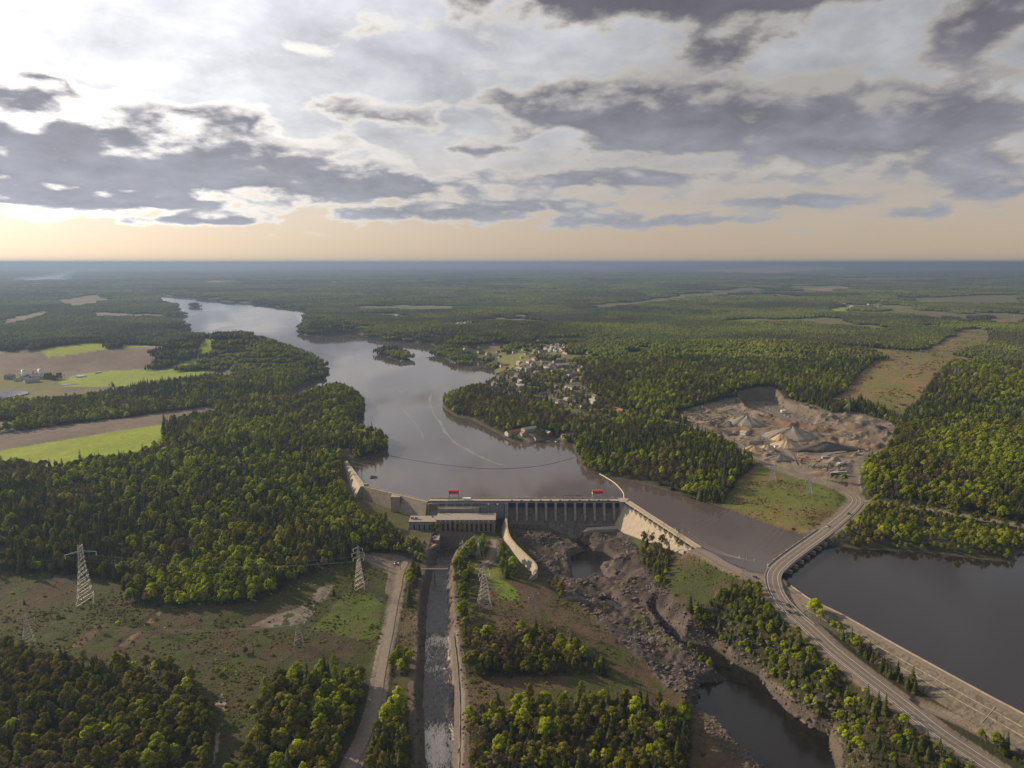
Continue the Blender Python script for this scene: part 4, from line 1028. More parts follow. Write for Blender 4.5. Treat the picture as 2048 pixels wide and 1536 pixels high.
# ------------------------------------------------------------------ earth dam on the right
def make_earth_dam():
    pth = EMB_CREST[4:]; E = thing('earth_dam', 'long stone faced earth dam holding the right reservoir', 'dam', tuple(pth[len(pth) // 2]))
    inv = -Vector(E.location)
    sgn = -1.0
    o = MB().ribbon(pth, 1.0, .35, .75, .75, 1.6).build('wave_wall', M_CONC_L, E); o.location = inv
    o = MB().ribbon(pth, .3, -3.2, .05, .05, .5).build('crest_path', M_GRAV, E); o.location = inv
    # sloping stone blanket in long benches
    n = len(pth); rng = np.random.default_rng(5)
    fine = np.array([np.interp(np.linspace(0, n - 1, 260), np.arange(n), pth[:, k]) for k in range(3)]).T
    rows = []
    for k, d in enumerate(np.arange(3.3, 20, .7)):
        r = offs(fine, -d); r[:, 2] = 3.0 - (d - 3.0) * .5 + (rng.normal(size=len(fine)) * .16 if k else 0)
        r[:, 2] = np.maximum(r[:, 2], gsample(H, r[:, 0], r[:, 1]) + .12)
        rows.append(r)
    V = np.vstack(rows); m_ = len(fine)
    i, j = np.meshgrid(np.arange(len(rows) - 1), np.arange(m_ - 1), indexing='ij'); q = (i * m_ + j).ravel()
    me = np_mesh('stone_slope', V, np.stack([q, q + 1, q + m_ + 1, q + m_], 1)); me.materials.append(M_STONE)
    o = bpy.data.objects.new('stone_slope', me); COL.objects.link(o); o.parent = E; o.location = inv
    # low concrete drains down the slope
    for k in range(20, 250, 46):
        a, b = rows[2][k], rows[-4][k]
        o = MB().bar(tuple(a + [0, 0, .1]), tuple(b + [0, 0, .1]), .16).build('drain', M_CONC_L, E); o.location = inv
    for d in (7.5, 12.0):
        p_ = offs(fine, -d); p_[:, 2] = np.maximum(3.0 - (d - 3.0) * .5 + .15, gsample(H, p_[:, 0], p_[:, 1]) + .25)
        o = MB().ribbon(p_, .22, -.22, 0, 0, .4).build('berm_kerb', M_CONC_L, E); o.location = inv
make_earth_dam()
# ------------------------------------------------------------------ placing things on the ground
def G(u, v):
    """point of the ground seen at pixel (u, v)"""
    z = 0.0
    for _ in range(12):
        a, b, _z = P(u, v, z); z = .5 * z + .5 * gz(a, b)
    return Vector((a, b, gz(a, b)))
def pxd(p):
    d = p[1] * CP - (p[2] - CZ) * SP
    return 1024 + F * p[0] / d, 768 - F * (p[1] * SP + (p[2] - CZ) * CP) / d

# ------------------------------------------------------------------ pylons and lines
def pylon(u, vb, vt, kind='delta', label='', rz=0.0, bw=None, r=.11, group='lattice pylons', mat=None, red=False, arms_at=None):
    g = G(u, vb); ztop = PY(u, vt, g.y)[2]; h = max(8.0, ztop - g.z)
    mat = mat or M_GALV
    T = thing('lattice_pylon', label, 'pylon', g, rz, group)
    bw = bw or h * .2
    W = lambda z: np.interp(z / h, [0, .62, .8, 1], [bw / 2, bw * .2, bw * .15, bw * .05 if kind == 'mast' else bw * .13])
    zs = [h * q for q in (0, .13, .25, .36, .46, .55, .63, .71, .79, .87, .94, 1.0)]
    cor = [(-1, -1), (1, -1), (1, 1), (-1, 1)]
    for n_, (cx, cy_) in enumerate(cor):
        MB().tube([(cx * W(z), cy_ * W(z), z - (1.0 if z == 0 else 0)) for z in zs], r * 1.15, 4).build('leg', M_RED if (red and n_ == 0) else mat, T)
    br = MB()
    for k in range(len(zs) - 1):
        z0, z1 = zs[k], zs[k + 1]
        for q in range(4):
            (ax, ay), (bx, by) = cor[q], cor[(q + 1) % 4]
            br.bar((ax * W(z0), ay * W(z0), z0), (bx * W(z1), by * W(z1), z1), r * .72, 3)
            br.bar((bx * W(z0), by * W(z0), z0), (ax * W(z1), ay * W(z1), z1), r * .72, 3)
            br.bar((ax * W(z1), ay * W(z1), z1), (bx * W(z1), by * W(z1), z1), r * .72, 3)
    br.build('bracing', mat, T)
    ends = []
    arms = {'delta': [(.86, .22)], 'mast': [(.72, .11), (.83, .13), (.94, .10)], 'portal': [(.92, .3)], 'post': [(.88, .13)]}[kind]
    for zf, lf in arms:
        z, L = h * zf, h * lf; a = MB()
        for sy in (-1, 1):
            a.bar((-L, 0, z), (0, sy * W(z), z + h * .035), r * .9).bar((L, 0, z), (0, sy * W(z), z + h * .035), r * .9).bar((-L, 0, z), (L, 0, z), r * .9)
            a.bar((-L * .5, 0, z), (-L * .5, sy * W(z) * .5, z + h * .02), r * .7).bar((L * .5, 0, z), (L * .5, sy * W(z) * .5, z + h * .02), r * .7)
        a.build('crossarm', mat, T)
        for e in ((-L, 0, L) if len(arms) == 1 else (-L, L)):
            if e == 0 and len(arms) > 1: continue
            MB().tube([(e, 0, z), (e, 0, z - h * .07)], [.22, .22], 6, True).build('insulator', M_WHITE, T)
            m_ = Matrix.Rotation(rz, 4, 'Z'); ends.append(g + m_ @ Vector((e, 0, z - h * .07)))
    MB().bar((0, 0, h * .98), (0, 0, h * 1.06), r).build('peak', mat, T)
    return ends
def wire(a, b, sag, label, group):
    a, b = Vector(a), Vector(b); n = 18
    pts = [a.lerp(b, k / n) - Vector((0, 0, sag * 4 * (k / n) * (1 - k / n))) for k in range(n + 1)]
    o = MB().tube(pts, .055, 3).build('power_line', M_GALV_D)
    tag(o, label, 'cable', group)
e1 = pylon(172, 1205, 1090, 'delta', 'tall silver lattice pylon standing in the dark meadow at left', .35, 11.5)
e2 = pylon(719, 1178, 1092, 'mast', 'slender silver lattice pylon beside the gravel yard', .2, 8.5)
e3 = pylon(969, 1213, 1132, 'mast', 'red and grey lattice pylon on the grass island', .3, 10, red=True)
e4 = pylon(1067, 1240, 1182, 'delta', 'dull thin pylon on the brown slope above the gorge', .8, 9, .07, mat=M_GALV_D)
e5 = pylon(1362, 1112, 1050, 'delta', 'dark pylon standing at the sunlit wing foot', -.6, 8, .07, mat=M_GALV_D)
e6 = pylon(1490, 1168, 1106, 'delta', 'thin grey pylon beside the crest road', -.6, 8, .07, mat=M_GALV_D)
e7 = pylon(925, 1118, 1082, 'post', 'small pylon with white insulators left of the dirt road', .1, 4, .16, 'substation posts')
e8 = pylon(957, 1112, 1078, 'post', 'small pylon with white insulators nearest the powerhouse corner', .1, 4, .16, 'substation posts')
e9 = pylon(58, 1290, 1228, 'delta', 'faint dull pylon at the lower left meadow edge', .35, 8, .065, mat=M_GALV_D)
e10 = pylon(598, 1292, 1238, 'delta', 'faint dull pylon in the middle of the left meadow', .35, 7, .065, mat=M_GALV_D)
e11 = pylon(1545, 962, 930, 'delta', 'grey pylon in the grass field below the quarry', -.5, 8, .08)
e12 = pylon(1617, 990, 958, 'delta', 'grey pylon in the grass field near the road bend', -.5, 8, .08)
e13 = pylon(1268, 1325, 1262, 'delta', 'dark pylon beside the rocky river bed', .8, 8, .065, mat=M_GALV_D)
far_p = [(1703, 726, 708, 'left one of two far pylons at the wood edge'), (1727, 727, 706, 'right one of two far pylons at the wood edge'), (1838, 735, 700, 'tall far pylon in the brown corridor'), (1908, 756, 734, 'left one of a far pylon pair right of the corridor'),
         (1915, 757, 737, 'right one of a far pylon pair right of the corridor'), (1884, 708, 690, 'far pylon where the corridor narrows'), (2026, 648, 628, 'far pylon near the right picture edge'), (1696, 825, 795, 'pylon between quarry and brown corridor'), (1418, 712, 694, 'far pylon on the narrow cleared strip'),
         (1538, 726, 704, 'far pylon at the right end of the cleared strip'), (1803, 745, 722, 'far pylon on the pale patch of the corridor')]
fe = [pylon(u, a, b, 'delta', lb, -.5, None, .16, 'far lattice pylons') for u, a, b, lb in far_p]
LG = 'conductors of the left power line'
for k in range(3):
    wire(e1[k], e2[k] if k < len(e2) else e2[0], 6, 'thin conductor strung between the silver left pylons', LG)
    wire(e1[k], Vector(e1[k]) + Vector((-230, 12, -4)), 5, 'thin conductor leaving the left pylon out of the picture', LG)
    wire(e9[k], e10[k], 6, 'thin conductor between the faint meadow pylons', 'conductors of the lower left line')
    wire(e5[k], e6[k], 4, 'thin conductor between the pylons by the crest road', 'conductors of the crest line')
    wire(e5[k], e11[k], 9, 'thin conductor crossing the channel to the grass field', 'conductors over the channel')
    wire(e6[k], e12[k], 9, 'thin conductor crossing the channel near the bridge', 'conductors over the channel')
    wire(e3[k], e4[k], 4, 'thin conductor above the grass island', 'conductors over the island')
    wire(e4[k], e13[k], 5, 'thin conductor along the rocky river bed', 'conductors over the island')
    wire(e7[k], e2[k + 3], 5, 'thin conductor crossing the canal', 'conductors over the canal')
    wire(e8[k], e3[k + 3], 3, 'thin conductor from substation to island pylon', 'conductors over the island')

# ------------------------------------------------------------------ vehicles
M_CARG = surf('car_glass', (.02, .022, .025), None, 1, 0.1)
def car_meshes(kind):
    b = MB(); c = MB()
    if kind == 'car':
        b.hexa([(-2.2, -.88, .32), (2.2, -.88, .32), (2.2, .88, .32), (-2.2, .88, .32), (-2.15, -.84, .95), (2.1, -.84, .82), (2.1, .84, .82), (-2.15, .84, .95)])
        c.hexa([(-1.6, -.78, .93), (1.0, -.78, .88), (1.0, .78, .88), (-1.6, .78, .93), (-1.2, -.62, 1.45), (.3, -.62, 1.45), (.3, .62, 1.45), (-1.2, .62, 1.45)])
    elif kind == 'pickup':
        b.box(-2.7, 2.7, -.95, .95, .45, 1.05).box(-2.7, -.3, -.95, -.85, 1.05, 1.4).box(-2.7, -.3, .85, .95, 1.05, 1.4).box(-2.7, -2.6, -.84, .84, 1.05, 1.4)
        c.hexa([(-.3, -.9, 1.05), (1.5, -.9, 1.05), (1.5, .9, 1.05), (-.3, .9, 1.05), (-.15, -.75, 1.8), (.9, -.75, 1.8), (.9, .75, 1.8), (-.15, .75, 1.8)])
    else:
        b.box(-4.2, 1.9, -1.25, 1.25, .9, 3.6); c.box(2.0, 3.9, -1.2, 1.2, .6, 2.8)
    return b, c
_cm = {}
def vehicle(kind, p, rz, colr, cname, label, group=None, tilt=0.0):
    key = (kind, cname)
    if key not in _cm:
        b, c = car_meshes(kind); m = surf(cname + '_car_paint', colr, tuple(k * .9 for k in colr), 1, 0.35)
        w = MB().tube([(0, -.12, 0), (0, .12, 0)], .33 if kind != 'truck' else .5, 10, True).mesh('wheel', M_DARK)
        _cm[key] = (b.mesh('body', m), c.mesh('cabin', M_CARG if kind != 'truck' else m), w)
    bm_, cm_, wm_ = _cm[key]
    T = thing({'car': 'car', 'pickup': 'pickup_truck', 'truck': 'box_truck'}[kind], label, {'car': 'car', 'pickup': 'pickup', 'truck': 'truck'}[kind], p, rz, group)
    inst('body', bm_, T); inst('cabin', cm_, T)
    wx, wy, wr = {'car': (1.35, .8, .33), 'pickup': (1.75, .85, .33), 'truck': (2.8, 1.1, .5)}[kind]
    for sx in (-1, 1):
        for sy in (-1, 1): inst('wheel', wm_, T, (sx * wx, sy * wy, wr))
def on_road(u, v, side):
    q = ROAD_MAIN; a = np.array(P(u, v, 3)); k = int(np.argmin(np.hypot(q[:, 0] - a[0], q[:, 1] - a[1]))); k = min(max(k, 1), len(q) - 2)
    t = Vector(q[k + 1] - q[k - 1]).normalized(); n = Vector((-t.y, t.x, 0))
    return Vector(q[k]) + n * side + Vector((0, 0, .2)), math.atan2(t.y, t.x) + (0 if side > 0 else math.pi)
VG = 'cars on the highway'
for (u, v, s_, c_, cn, lb) in ((1573, 1209, 2.2, (.03, .03, .035), 'black', 'black car leading on the inner lane of the highway bend'), (1577, 1221, -2.2, (.06, .04, .04), 'maroon', 'dark maroon car on the outer lane below the bend'),
        (1594, 1226, 2.2, (.05, .05, .06), 'charcoal', 'charcoal car following below the link road mouth'), (1687, 1032, 2.2, (.03, .03, .035), 'black', 'black car on the road between bridge and junction'),
        (1657, 1056, -2.2, (.6, .6, .6), 'silver', 'silver car near the far end of the bridge')):
    p_, r_a = on_road(u, v, s_); vehicle('car', p_, r_a, c_, cn, lb, VG)
vehicle('pickup', (-77.5, 651.5 + DY, -17.2), 1.25, (.62, .62, .62), 'white', 'white pickup parked on the powerhouse platform')
vehicle('pickup', (-76.0, 658.5 + DY, -17.2), 1.35, (.03, .035, .05), 'black', 'black pickup parked closest to the powerhouse wall')
g = G(793, 1128); vehicle('car', (g.x, g.y, g.z + .05), .4, (.7, .7, .7), 'white', 'white car parked in the gravel yard')
g = G(824, 1104); vehicle('truck', (g.x - 2, g.y, g.z + .05), 2.3, (.65, .68, .7), 'white', 'white box truck at the ramp foot')
g = G(1510, 1156); vehicle('car', (g.x, g.y, g.z + .4), 2.0, (.04, .04, .05), 'black', 'black car parked on the gravel crest road')
def pole(p, h, label, mat=M_WOOD):
    T = thing('yard_pole', label, 'pole', p)
    MB().tube([(0, 0, -1), (0, 0, h)], [.22, .14], 6, True).build('shaft', mat, T); MB().bar((-1.2, 0, h - .8), (1.2, 0, h - .8), .12).build('crossarm', mat, T)
pole(G(801, 1140), 10, 'dark wooden pole in the gravel yard')

# ------------------------------------------------------------------ booms and driftwood on the lake
def boom(path, step, mat, rad, L, name, label):
    T = thing(name, label, 'boom', tuple(path[len(path) // 2]))
    seg = np.linalg.norm(np.diff(path[:, :2], axis=0), axis=1); s = np.concatenate([[0], np.cumsum(seg)])
    me = MB().tube([(-L / 2, 0, 0), (L / 2, 0, 0)], rad, 6, True).mesh('float', mat)
    for f in np.arange(step / 2, s[-1], step):
        X, Y = np.interp(f, s, path[:, 0]), np.interp(f, s, path[:, 1]); j = min(np.searchsorted(s, f), len(path) - 1)
        t = path[j] - path[j - 1]
        inst('float', me, T, Vector((X, Y, .1)) - Vector(T.location), math.atan2(t[1], t[0]))
    o = MB().tube([tuple(q) for q in path + [0, 0, .12]], .07, 4).build('cable', M_DARK, T); o.location = -Vector(T.location)
boom(path3('768,909,0 830,921,0 900,931,0 965,937,0 1025,937,0 1090,930,0 1150,915,0', 8), 5.2, M_WOOD, .22, 4.6, 'log_boom', 'dark log boom hanging in an arc across the lake')
boom(path3('1199,948,0 1215,957,0 1230,967,0 1240,977,0 1247,987,0 1248,997,0', 8), 4.0, surf('cream_float', (.62, .55, .36), None, 1, .6), .55, 3.3, 'float_boom', 'cream float boom from the spillway corner to the right shore')
p0 = Vector(P(748, 955, 0)); T = thing('driftwood_raft', 'dark clump of driftwood floating by the left wing', 'driftwood', p0)
rr = random.Random(4)
for k in range(16):
    a = rr.uniform(0, 6.28); c = Vector((rr.uniform(-3.5, 3.5), rr.uniform(-3, 3), rr.uniform(0, 1.2))); d = Vector((math.cos(a), math.sin(a), rr.uniform(-.25, .5))) * rr.uniform(1.5, 3.6)
    MB().tube([tuple(c - d), tuple(c + d)], [.45, .2], 6, True).build('log', M_DARK if k % 3 else M_WOOD, T)

# ------------------------------------------------------------------ pale slicks drifting on the lake
def slick(s_, w, label, seed):
    q = path3(s_, 14); rng = np.random.default_rng(seed); n = len(q); ph = rng.uniform(0, 6, 4); k = np.arange(n)
    wa = w * (.35 + .65 * np.abs(np.sin(k * .21 + ph[0]) * np.cos(k * .083 + ph[1]))) * np.minimum(1, np.minimum(k, n - 1 - k) / 8 + .1)
    off = w * .22 * (np.sin(k * .33 + ph[2]) + .6 * np.sin(k * .71 + ph[3]))
    c = np.array([offs(q, o_)[i] for i, o_ in enumerate(off)])
    a = np.array([offs(c, x_)[i] for i, x_ in enumerate(wa)]); b = np.array([offs(c, -x_ * rng.uniform(.6, 1.2))[i] for i, x_ in enumerate(wa)])
    a[:, 2] = b[:, 2] = .004
    V = np.vstack([a, b]); Fc = [(i, n + i, n + i + 1, i + 1) for i in range(n - 1)]
    tagk(mesh_obj('water_slick', V, Fc, M_SLICK), 'stuff', label)
M_SLICK = mat_water('slick_painted_sheen', (.15, .135, .125), 0.3, 0.01, 0.6)  # brighter sky reflection of calm water painted in as a paler base colour
slick('862,786,0 860,806,0 868,828,0 882,848,0 893,868,0 912,886,0 940,903,0 975,920,0 1010,932,0', 3.0, 'long pale slick streak curving down the middle of the lake', 1)
slick('792,798,0 812,826,0 830,846,0 842,866,0 848,880,0', 1.6, 'short faint slick streak left of the long one', 2)
slick('778,770,0 796,778,0 812,790,0', 1.4, 'faint slick streak nearest the wooded point', 3)
slick('850,812,0 858,816,0 866,818,0', 1.5, 'small slick patch beside the long streak', 4)

# ------------------------------------------------------------------ houses
def gable(w, d, h, rh, ov=.5):
    wb = MB().prism([(-d / 2, -1.0), (d / 2, -1.0), (d / 2, h), (0, h + rh), (-d / 2, h)], -w / 2, w / 2)
    k = (rh / (d / 2)); e = d / 2 + ov
    rf = MB().prism([(-e, h - ov * k + .12), (0, h + rh + .12), (e, h - ov * k + .12), (e, h - ov * k + .34), (0, h + rh + .36), (-e, h - ov * k + .34)], -w / 2 - ov, w / 2 + ov)
    return wb, rf
WALLS = {'white': (.44, .43, .41), 'cream': (.36, .32, .25), 'grey': (.28, .28, .28), 'brick': (.22, .10, .07), 'blue': (.20, .25, .32)}
ROOFS = {'charcoal': (.06, .06, .065), 'brown': (.11, .075, .055), 'pale grey': (.26, .26, .265), 'rust red': (.20, .075, .05)}
MW = {k: surf(k + '_house_wall', c, None, .8, .8) for k, c in WALLS.items()}; MR = {k: surf(k.replace(' ', '_') + '_house_roof', c, None, 1.0, .8) for k, c in ROOFS.items()}
HM = {}
def house(p, rz, w, r, size, label, group, cat='house', name='house', sc=None):
    key = (size, w, r)
    if key not in HM:
        a, b = gable(*{'small': (9, 7, 2.8, 2.0), 'large': (13, 9, 4.6, 2.6), 'long': (22, 10, 4.2, 2.2), 'barn': (46, 16, 5, 4.0)}[size])
        HM[key] = (a.mesh('wall', MW[w]), b.mesh('roof', MR[r]))
    a, b = HM[key]
    T = thing(name, label, cat, p, rz, group)
    inst('wall', a, T); inst('roof', b, T)
    if sc: T.scale = (sc,) * 3
    return T
CL = [(0, 52, 'in the near village', 23), (1, 60, 'in the far right estate', 20), (2, 26, 'by the village main street', 19), (3, 30, 'on the hillside beyond the bay', 22), (4, 12, 'on the near village shore', 20), (6, 60, 'in the scattered outskirts', 26), (5, 9, 'beside the marina', 18)]
rh = random.Random(21)
HPOS = []
for ci, num, lab, sp in CL:
    pg = (VILLAGE + [SUBURB])[ci]; got = []; tries = 0
    x0, y0 = pg.min(0); x1, y1 = pg.max(0)
    while len(got) < num and tries < 4000:
        tries += 1
        q = np.array([rh.uniform(x0, x1), rh.uniform(y0, y1)])
        if not inside(pg, q[:1], q[1:])[0]: continue
        if any(np.hypot(*(q - g_)) < sp for g_ in got): continue
        if ci == 6 and any(inside(w_, q[:1], q[1:])[0] for w_ in VILLAGE): continue
        if gsample(ROADD, q[:1], q[1:])[0] < 7 or gsample(LAKED, q[:1], q[1:])[0] < 6: continue
        got.append(q)
        w = rh.choices(list(WALLS), [5, 3, 3, 2, 1])[0]; r = rh.choices(list(ROOFS), [4, 3, 3, 1])[0]; sz = rh.choices(['small', 'large', 'long'], [5, 4, 1])[0]
        HPOS.append((q[0], q[1]))
        house((q[0], q[1], gz(*q)), rh.choice([.3, 1.87, .6, 2.1]) + rh.uniform(-.15, .15), w, r, sz, f'{w} {"low" if sz == "small" else "two storey" if sz == "large" else "long"} house with {r} roof {lab}', 'houses ' + lab)
for (u, v, w, r, sz, lb) in ((1186, 806, 'white', 'pale grey', 'long', 'white building alone right of the village'), (1060, 740, 'grey', 'pale grey', 'long', 'pale roofed hall beside the village green'), (1056, 693, 'white', 'pale grey', 'large', 'white church like building by the wood above the bay'),
                             (1095, 775, 'brick', 'charcoal', 'long', 'brick school building by the bare sports ground'), (1040, 775, 'grey', 'pale grey', 'long', 'large pale roofed shop at the village road bend'), (1488, 868, 'white', 'pale grey', 'small', 'white site hut in the quarry'),
                             (2020, 860, 'grey', 'brown', 'large', 'lone grey house among trees at the right edge'), (1425, 588, 'white', 'pale grey', 'barn', 'white mill building far off on the plain')):
    g = G(u, v); house(g, rh.uniform(0, 3), w, r, sz, lb, 'single buildings', 'building', 'building')
for k in range(26):
    u, v = rh.uniform(1640, 1770), rh.uniform(603, 616); g = G(u, v)
    house(g, rh.uniform(0, 3), 'white', rh.choice(['pale grey', 'charcoal']), 'large', 'pale house in the distant hamlet right of centre', 'houses of the distant hamlet', sc=1.5)
for k in range(16):
    u, v = rh.uniform(690, 830), rh.uniform(632, 652); g = G(u, v)
    if gsample(LAKED, [g.x], [g.y])[0] > 10: house(g, rh.uniform(0, 3), 'white', 'pale grey', 'large', 'pale house in woods behind the far shore', 'houses behind the far shore', sc=1.2)
# farm on the left
FG = 'farm buildings on the left fields'
g = G(68, 757); house(g, .1, 'cream', 'charcoal', 'barn', 'long dark roofed barn of the left farm', FG, 'barn', 'barn')
g = G(63, 764); house(g, .9, 'white', 'pale grey', 'long', 'bright white roofed shed in front of the barn', FG, 'barn', 'barn', 1.2)
g = G(51, 760); house(g, .4, 'cream', 'pale grey', 'small', 'small cream shed at the barn left end', FG, 'barn', 'barn', 1.4)
g = G(20, 758); house(g, .2, 'blue', 'charcoal', 'large', 'blue farmhouse left of the farm yard', FG, sc=1.3)
g = G(34, 762); house(g, .5, 'white', 'pale grey', 'small', 'little white shed between farmhouse and barn', FG, 'barn', 'barn', 1.2)
def silo(u, v, label, r=4.5, h=17):
    T = thing('silo', label, 'silo', G(u, v), 0, 'farm silos')
    MB().tube([(0, 0, -1), (0, 0, h)], r, 14, True).build('tank', M_WHITE, T, True)
    MB().tube([(0, 0, h), (0, 0, h + 1.6), (0, 0, h + 2.4)], [r, r * .7, .3], 14, True).build('dome', M_GALV, T)
silo(49, 757, 'white silo at the left end of the barn'); silo(82, 755, 'white silo at the right end of the barn')
for k, (u, v) in enumerate(((156, 753), (160, 752), (164, 753.5), (159, 755), (195, 746))):
    T = thing('wrapped_bales', ['leftmost heap of white wrapped bales on the green field', 'middle heap of white wrapped bales on the green field', 'rightmost heap of white wrapped bales on the green field', 'nearest heap of white wrapped bales on the green field', 'lone white bale heap at the upper field edge'][k], 'bales', G(u, v), .3 * k, 'white bale heaps')
    for q in range(5): MB().tube([(-7 + q * 3.2, 0, 1.3), (-4 + q * 3.2, 0, 1.3)], 1.5, 10, True).build('bale', M_WHITE, T)
water_sheet('water', poly('122,771.5 132,769 150,768 160,768.3 150,770 135,771', 4.3), gz(*P(140, 770, 4.3)[:2]) + .5, M_LAKE, 'narrow bright pond beside the farm')
def ring_pond(u, v, rx, ry):
    g = G(u, v); a = np.linspace(0, 6.283, 40)[:-1]
    pg = np.stack([g.x + rx * np.cos(a), g.y + ry * np.sin(a)], 1)
    water_sheet('water', pg, g.z + 1.2, M_LAKE, 'round farm pond at the left picture edge')
ring_pond(4, 790, 42, 38)

# ------------------------------------------------------------------ quarry
PM = {'grey': surf('grey_aggregate', (.20, .18, .16), (.15, .135, .12), .5, .95, .1), 'dark': surf('dark_aggregate', (.085, .077, .072), (.06, .055, .052), .5, .95, .1), 'sand': surf('tan_sand', (.42, .30, .18), (.34, .245, .15), .5, .95, .08),
      'sand2': surf('pale_sand', (.36, .28, .19), (.30, .23, .16), .5, .95, .08), 'brown': surf('brown_soil', (.19, .115, .065), (.13, .085, .05), .5, .95, .1)}
PLAB = ['tall grey gravel cone at the quarry left', 'small dark cone beside the tall grey cone', 'broad grey gravel ridge in the quarry middle', 'tan sand cone behind the pale sand heap', 'pale sand heap in the quarry middle', 'tan sand heap by the road wood edge', 'pale sand heap behind the front tan heap',
        'flat grey heap nearest the junction', 'long dark stockpile on the quarry right', 'brown soil mound below the rock face', 'low dark heap at the quarry left edge']
def pile(u, v, h, rx, ry, mt, label, seed):
    g = G(u, v); n, m_ = 12, 36; V, Fc = [], []
    rng = np.random.default_rng(seed); ph = rng.uniform(0, 6.28, 5)
    for i in range(n + 1):
        q = i / n
        for j in range(m_):
            a = 2 * math.pi * j / m_; wob = 1 + .10 * math.sin(3 * a + ph[0]) + .07 * math.sin(5 * a + ph[1]) + .04 * math.sin(11 * a + ph[2])
            X, Y = rx * q * wob * math.cos(a), ry * q * wob * math.sin(a)
            z = h * (1 - q ** 1.05) * (1 + .05 * math.sin(7 * a + ph[3] + 4 * q)) - (1.2 if i == n else 0) + rng.normal() * .12
            zt = gz(g.x + X, g.y + Y) - g.z
            V.append((X, Y, max(z, zt * .0 - 1.5)))
    Fc = [(i * m_ + j, (i + 1) * m_ + j, (i + 1) * m_ + (j + 1) % m_, i * m_ + (j + 1) % m_) for i in range(n) for j in range(m_)]
    o = mesh_obj('gravel_pile' if mt in ('grey', 'dark') else 'sand_pile' if 'sand' in mt else 'soil_pile', V, Fc, PM[mt]); o.location = g
    tag(o, label, 'pile', 'quarry stockpiles')
for k, (u, v, h, rx, ry, mt) in enumerate(PILES): pile(u, v, h, rx, ry, mt, PLAB[k], 40 + k)
M_ORANGE = surf('orange_machine_paint', (.55, .13, .02), None, 1, .5)
def excavator(u, v, label, rz=0.6):
    T = thing('excavator', label, 'excavator', G(u, v), rz, 'quarry machines')
    for sy in (-1.3, 1.3): MB().box(-2.2, 2.2, sy - .35, sy + .35, 0, .9).build('track', M_DARK, T)
    MB().box(-2, 1.5, -1.3, 1.3, .95, 2.2).build('house', M_ORANGE, T); MB().box(.2, 1.7, -1.2, .0, 2.2, 3.3).build('cabin', M_CARG, T)
    MB().bar((1.4, .4, 1.8), (4.2, .4, 5.0), .3).build('boom', M_ORANGE, T); MB().bar((4.2, .4, 5.0), (6.2, .4, 2.2), .25).build('stick', M_ORANGE, T)
    MB().box(5.5, 6.8, -.2, 1.0, 1.2, 2.2).build('bucket', M_DARK, T)
excavator(1601, 922, 'orange excavator left of the scrap heaps'); excavator(1630, 924, 'orange excavator right of the scrap heaps', 2.2)
def crusher(u, v, label):
    T = thing('rock_crusher', label, 'crusher', G(u, v), .3)
    MB().box(-4, 4, -2, 2, 1.5, 5).build('hopper', M_WHITE, T); MB().bar((3, 0, 3), (15, 2, 7.5), .5).build('conveyor', M_GALV, T); MB().bar((-3, 0, 3), (-12, -4, 6.5), .5).build('conveyor', M_GALV, T)
    for sx in (-3.4, 3.4):
        for sy in (-1.6, 1.6): MB().bar((sx, sy, -.5), (sx, sy, 1.6), .25).build('leg', M_GALV_D, T)
crusher(1566, 826, 'white crusher with conveyors below the rock face')
def container(u, v, rz, mat, label, L=12.0):
    T = thing('site_container', label, 'container', G(u, v), rz, 'quarry containers')
    MB().box(-L / 2, L / 2, -1.25, 1.25, .1, 2.7).build('body', mat, T); MB().box(-L / 2 - .05, L / 2 + .05, -1.3, 1.3, 2.7, 2.85).build('roof', M_GALV, T)
container(1555, 894, .5, M_WHITE, 'white trailer left beside the haul road'); container(1563, 893, .5, M_WHITE, 'white trailer right beside the haul road')
container(1676, 930, 1.2, M_WHITE, 'white container left of the pair in the store yard', 8); container(1683, 929, .3, M_WHITE, 'white container right of the pair in the store yard', 7)
container(1650, 917, .2, M_GALV, 'grey container behind the green bank', 9); container(1680, 948, .05, M_GALV, 'long grey container at the yard front', 16); container(1668, 950, .1, M_WOOD, 'brown container at the yard front', 9)
for k, (u, v) in enumerate(((1612, 927), (1640, 936), (1660, 943), (1690, 945), (1655, 935), (1625, 935))):
    T = thing('scrap_heap', ['scrap heap beside the left excavator', 'low scrap heap in the yard middle', 'scrap heap right of the yard middle', 'scrap heap at the yard right end', 'rear scrap heap in the store yard', 'scrap heap below the right excavator'][k], 'scrap', G(u, v), 0, 'scrap heaps in the quarry yard')
    for q in range(9):
        a = rr.uniform(0, 6.28); c = Vector((rr.uniform(-6, 6), rr.uniform(-3, 3), rr.uniform(.2, 1.2))); d = Vector((math.cos(a), math.sin(a), rr.uniform(-.2, .3))) * rr.uniform(.8, 3)
        MB().bar(tuple(c - d), tuple(c + d), rr.uniform(.2, .7)).build('scrap_piece', rr.choice([M_WOOD, M_GALV_D, M_DARK, PM['brown'], M_GRAV]), T)

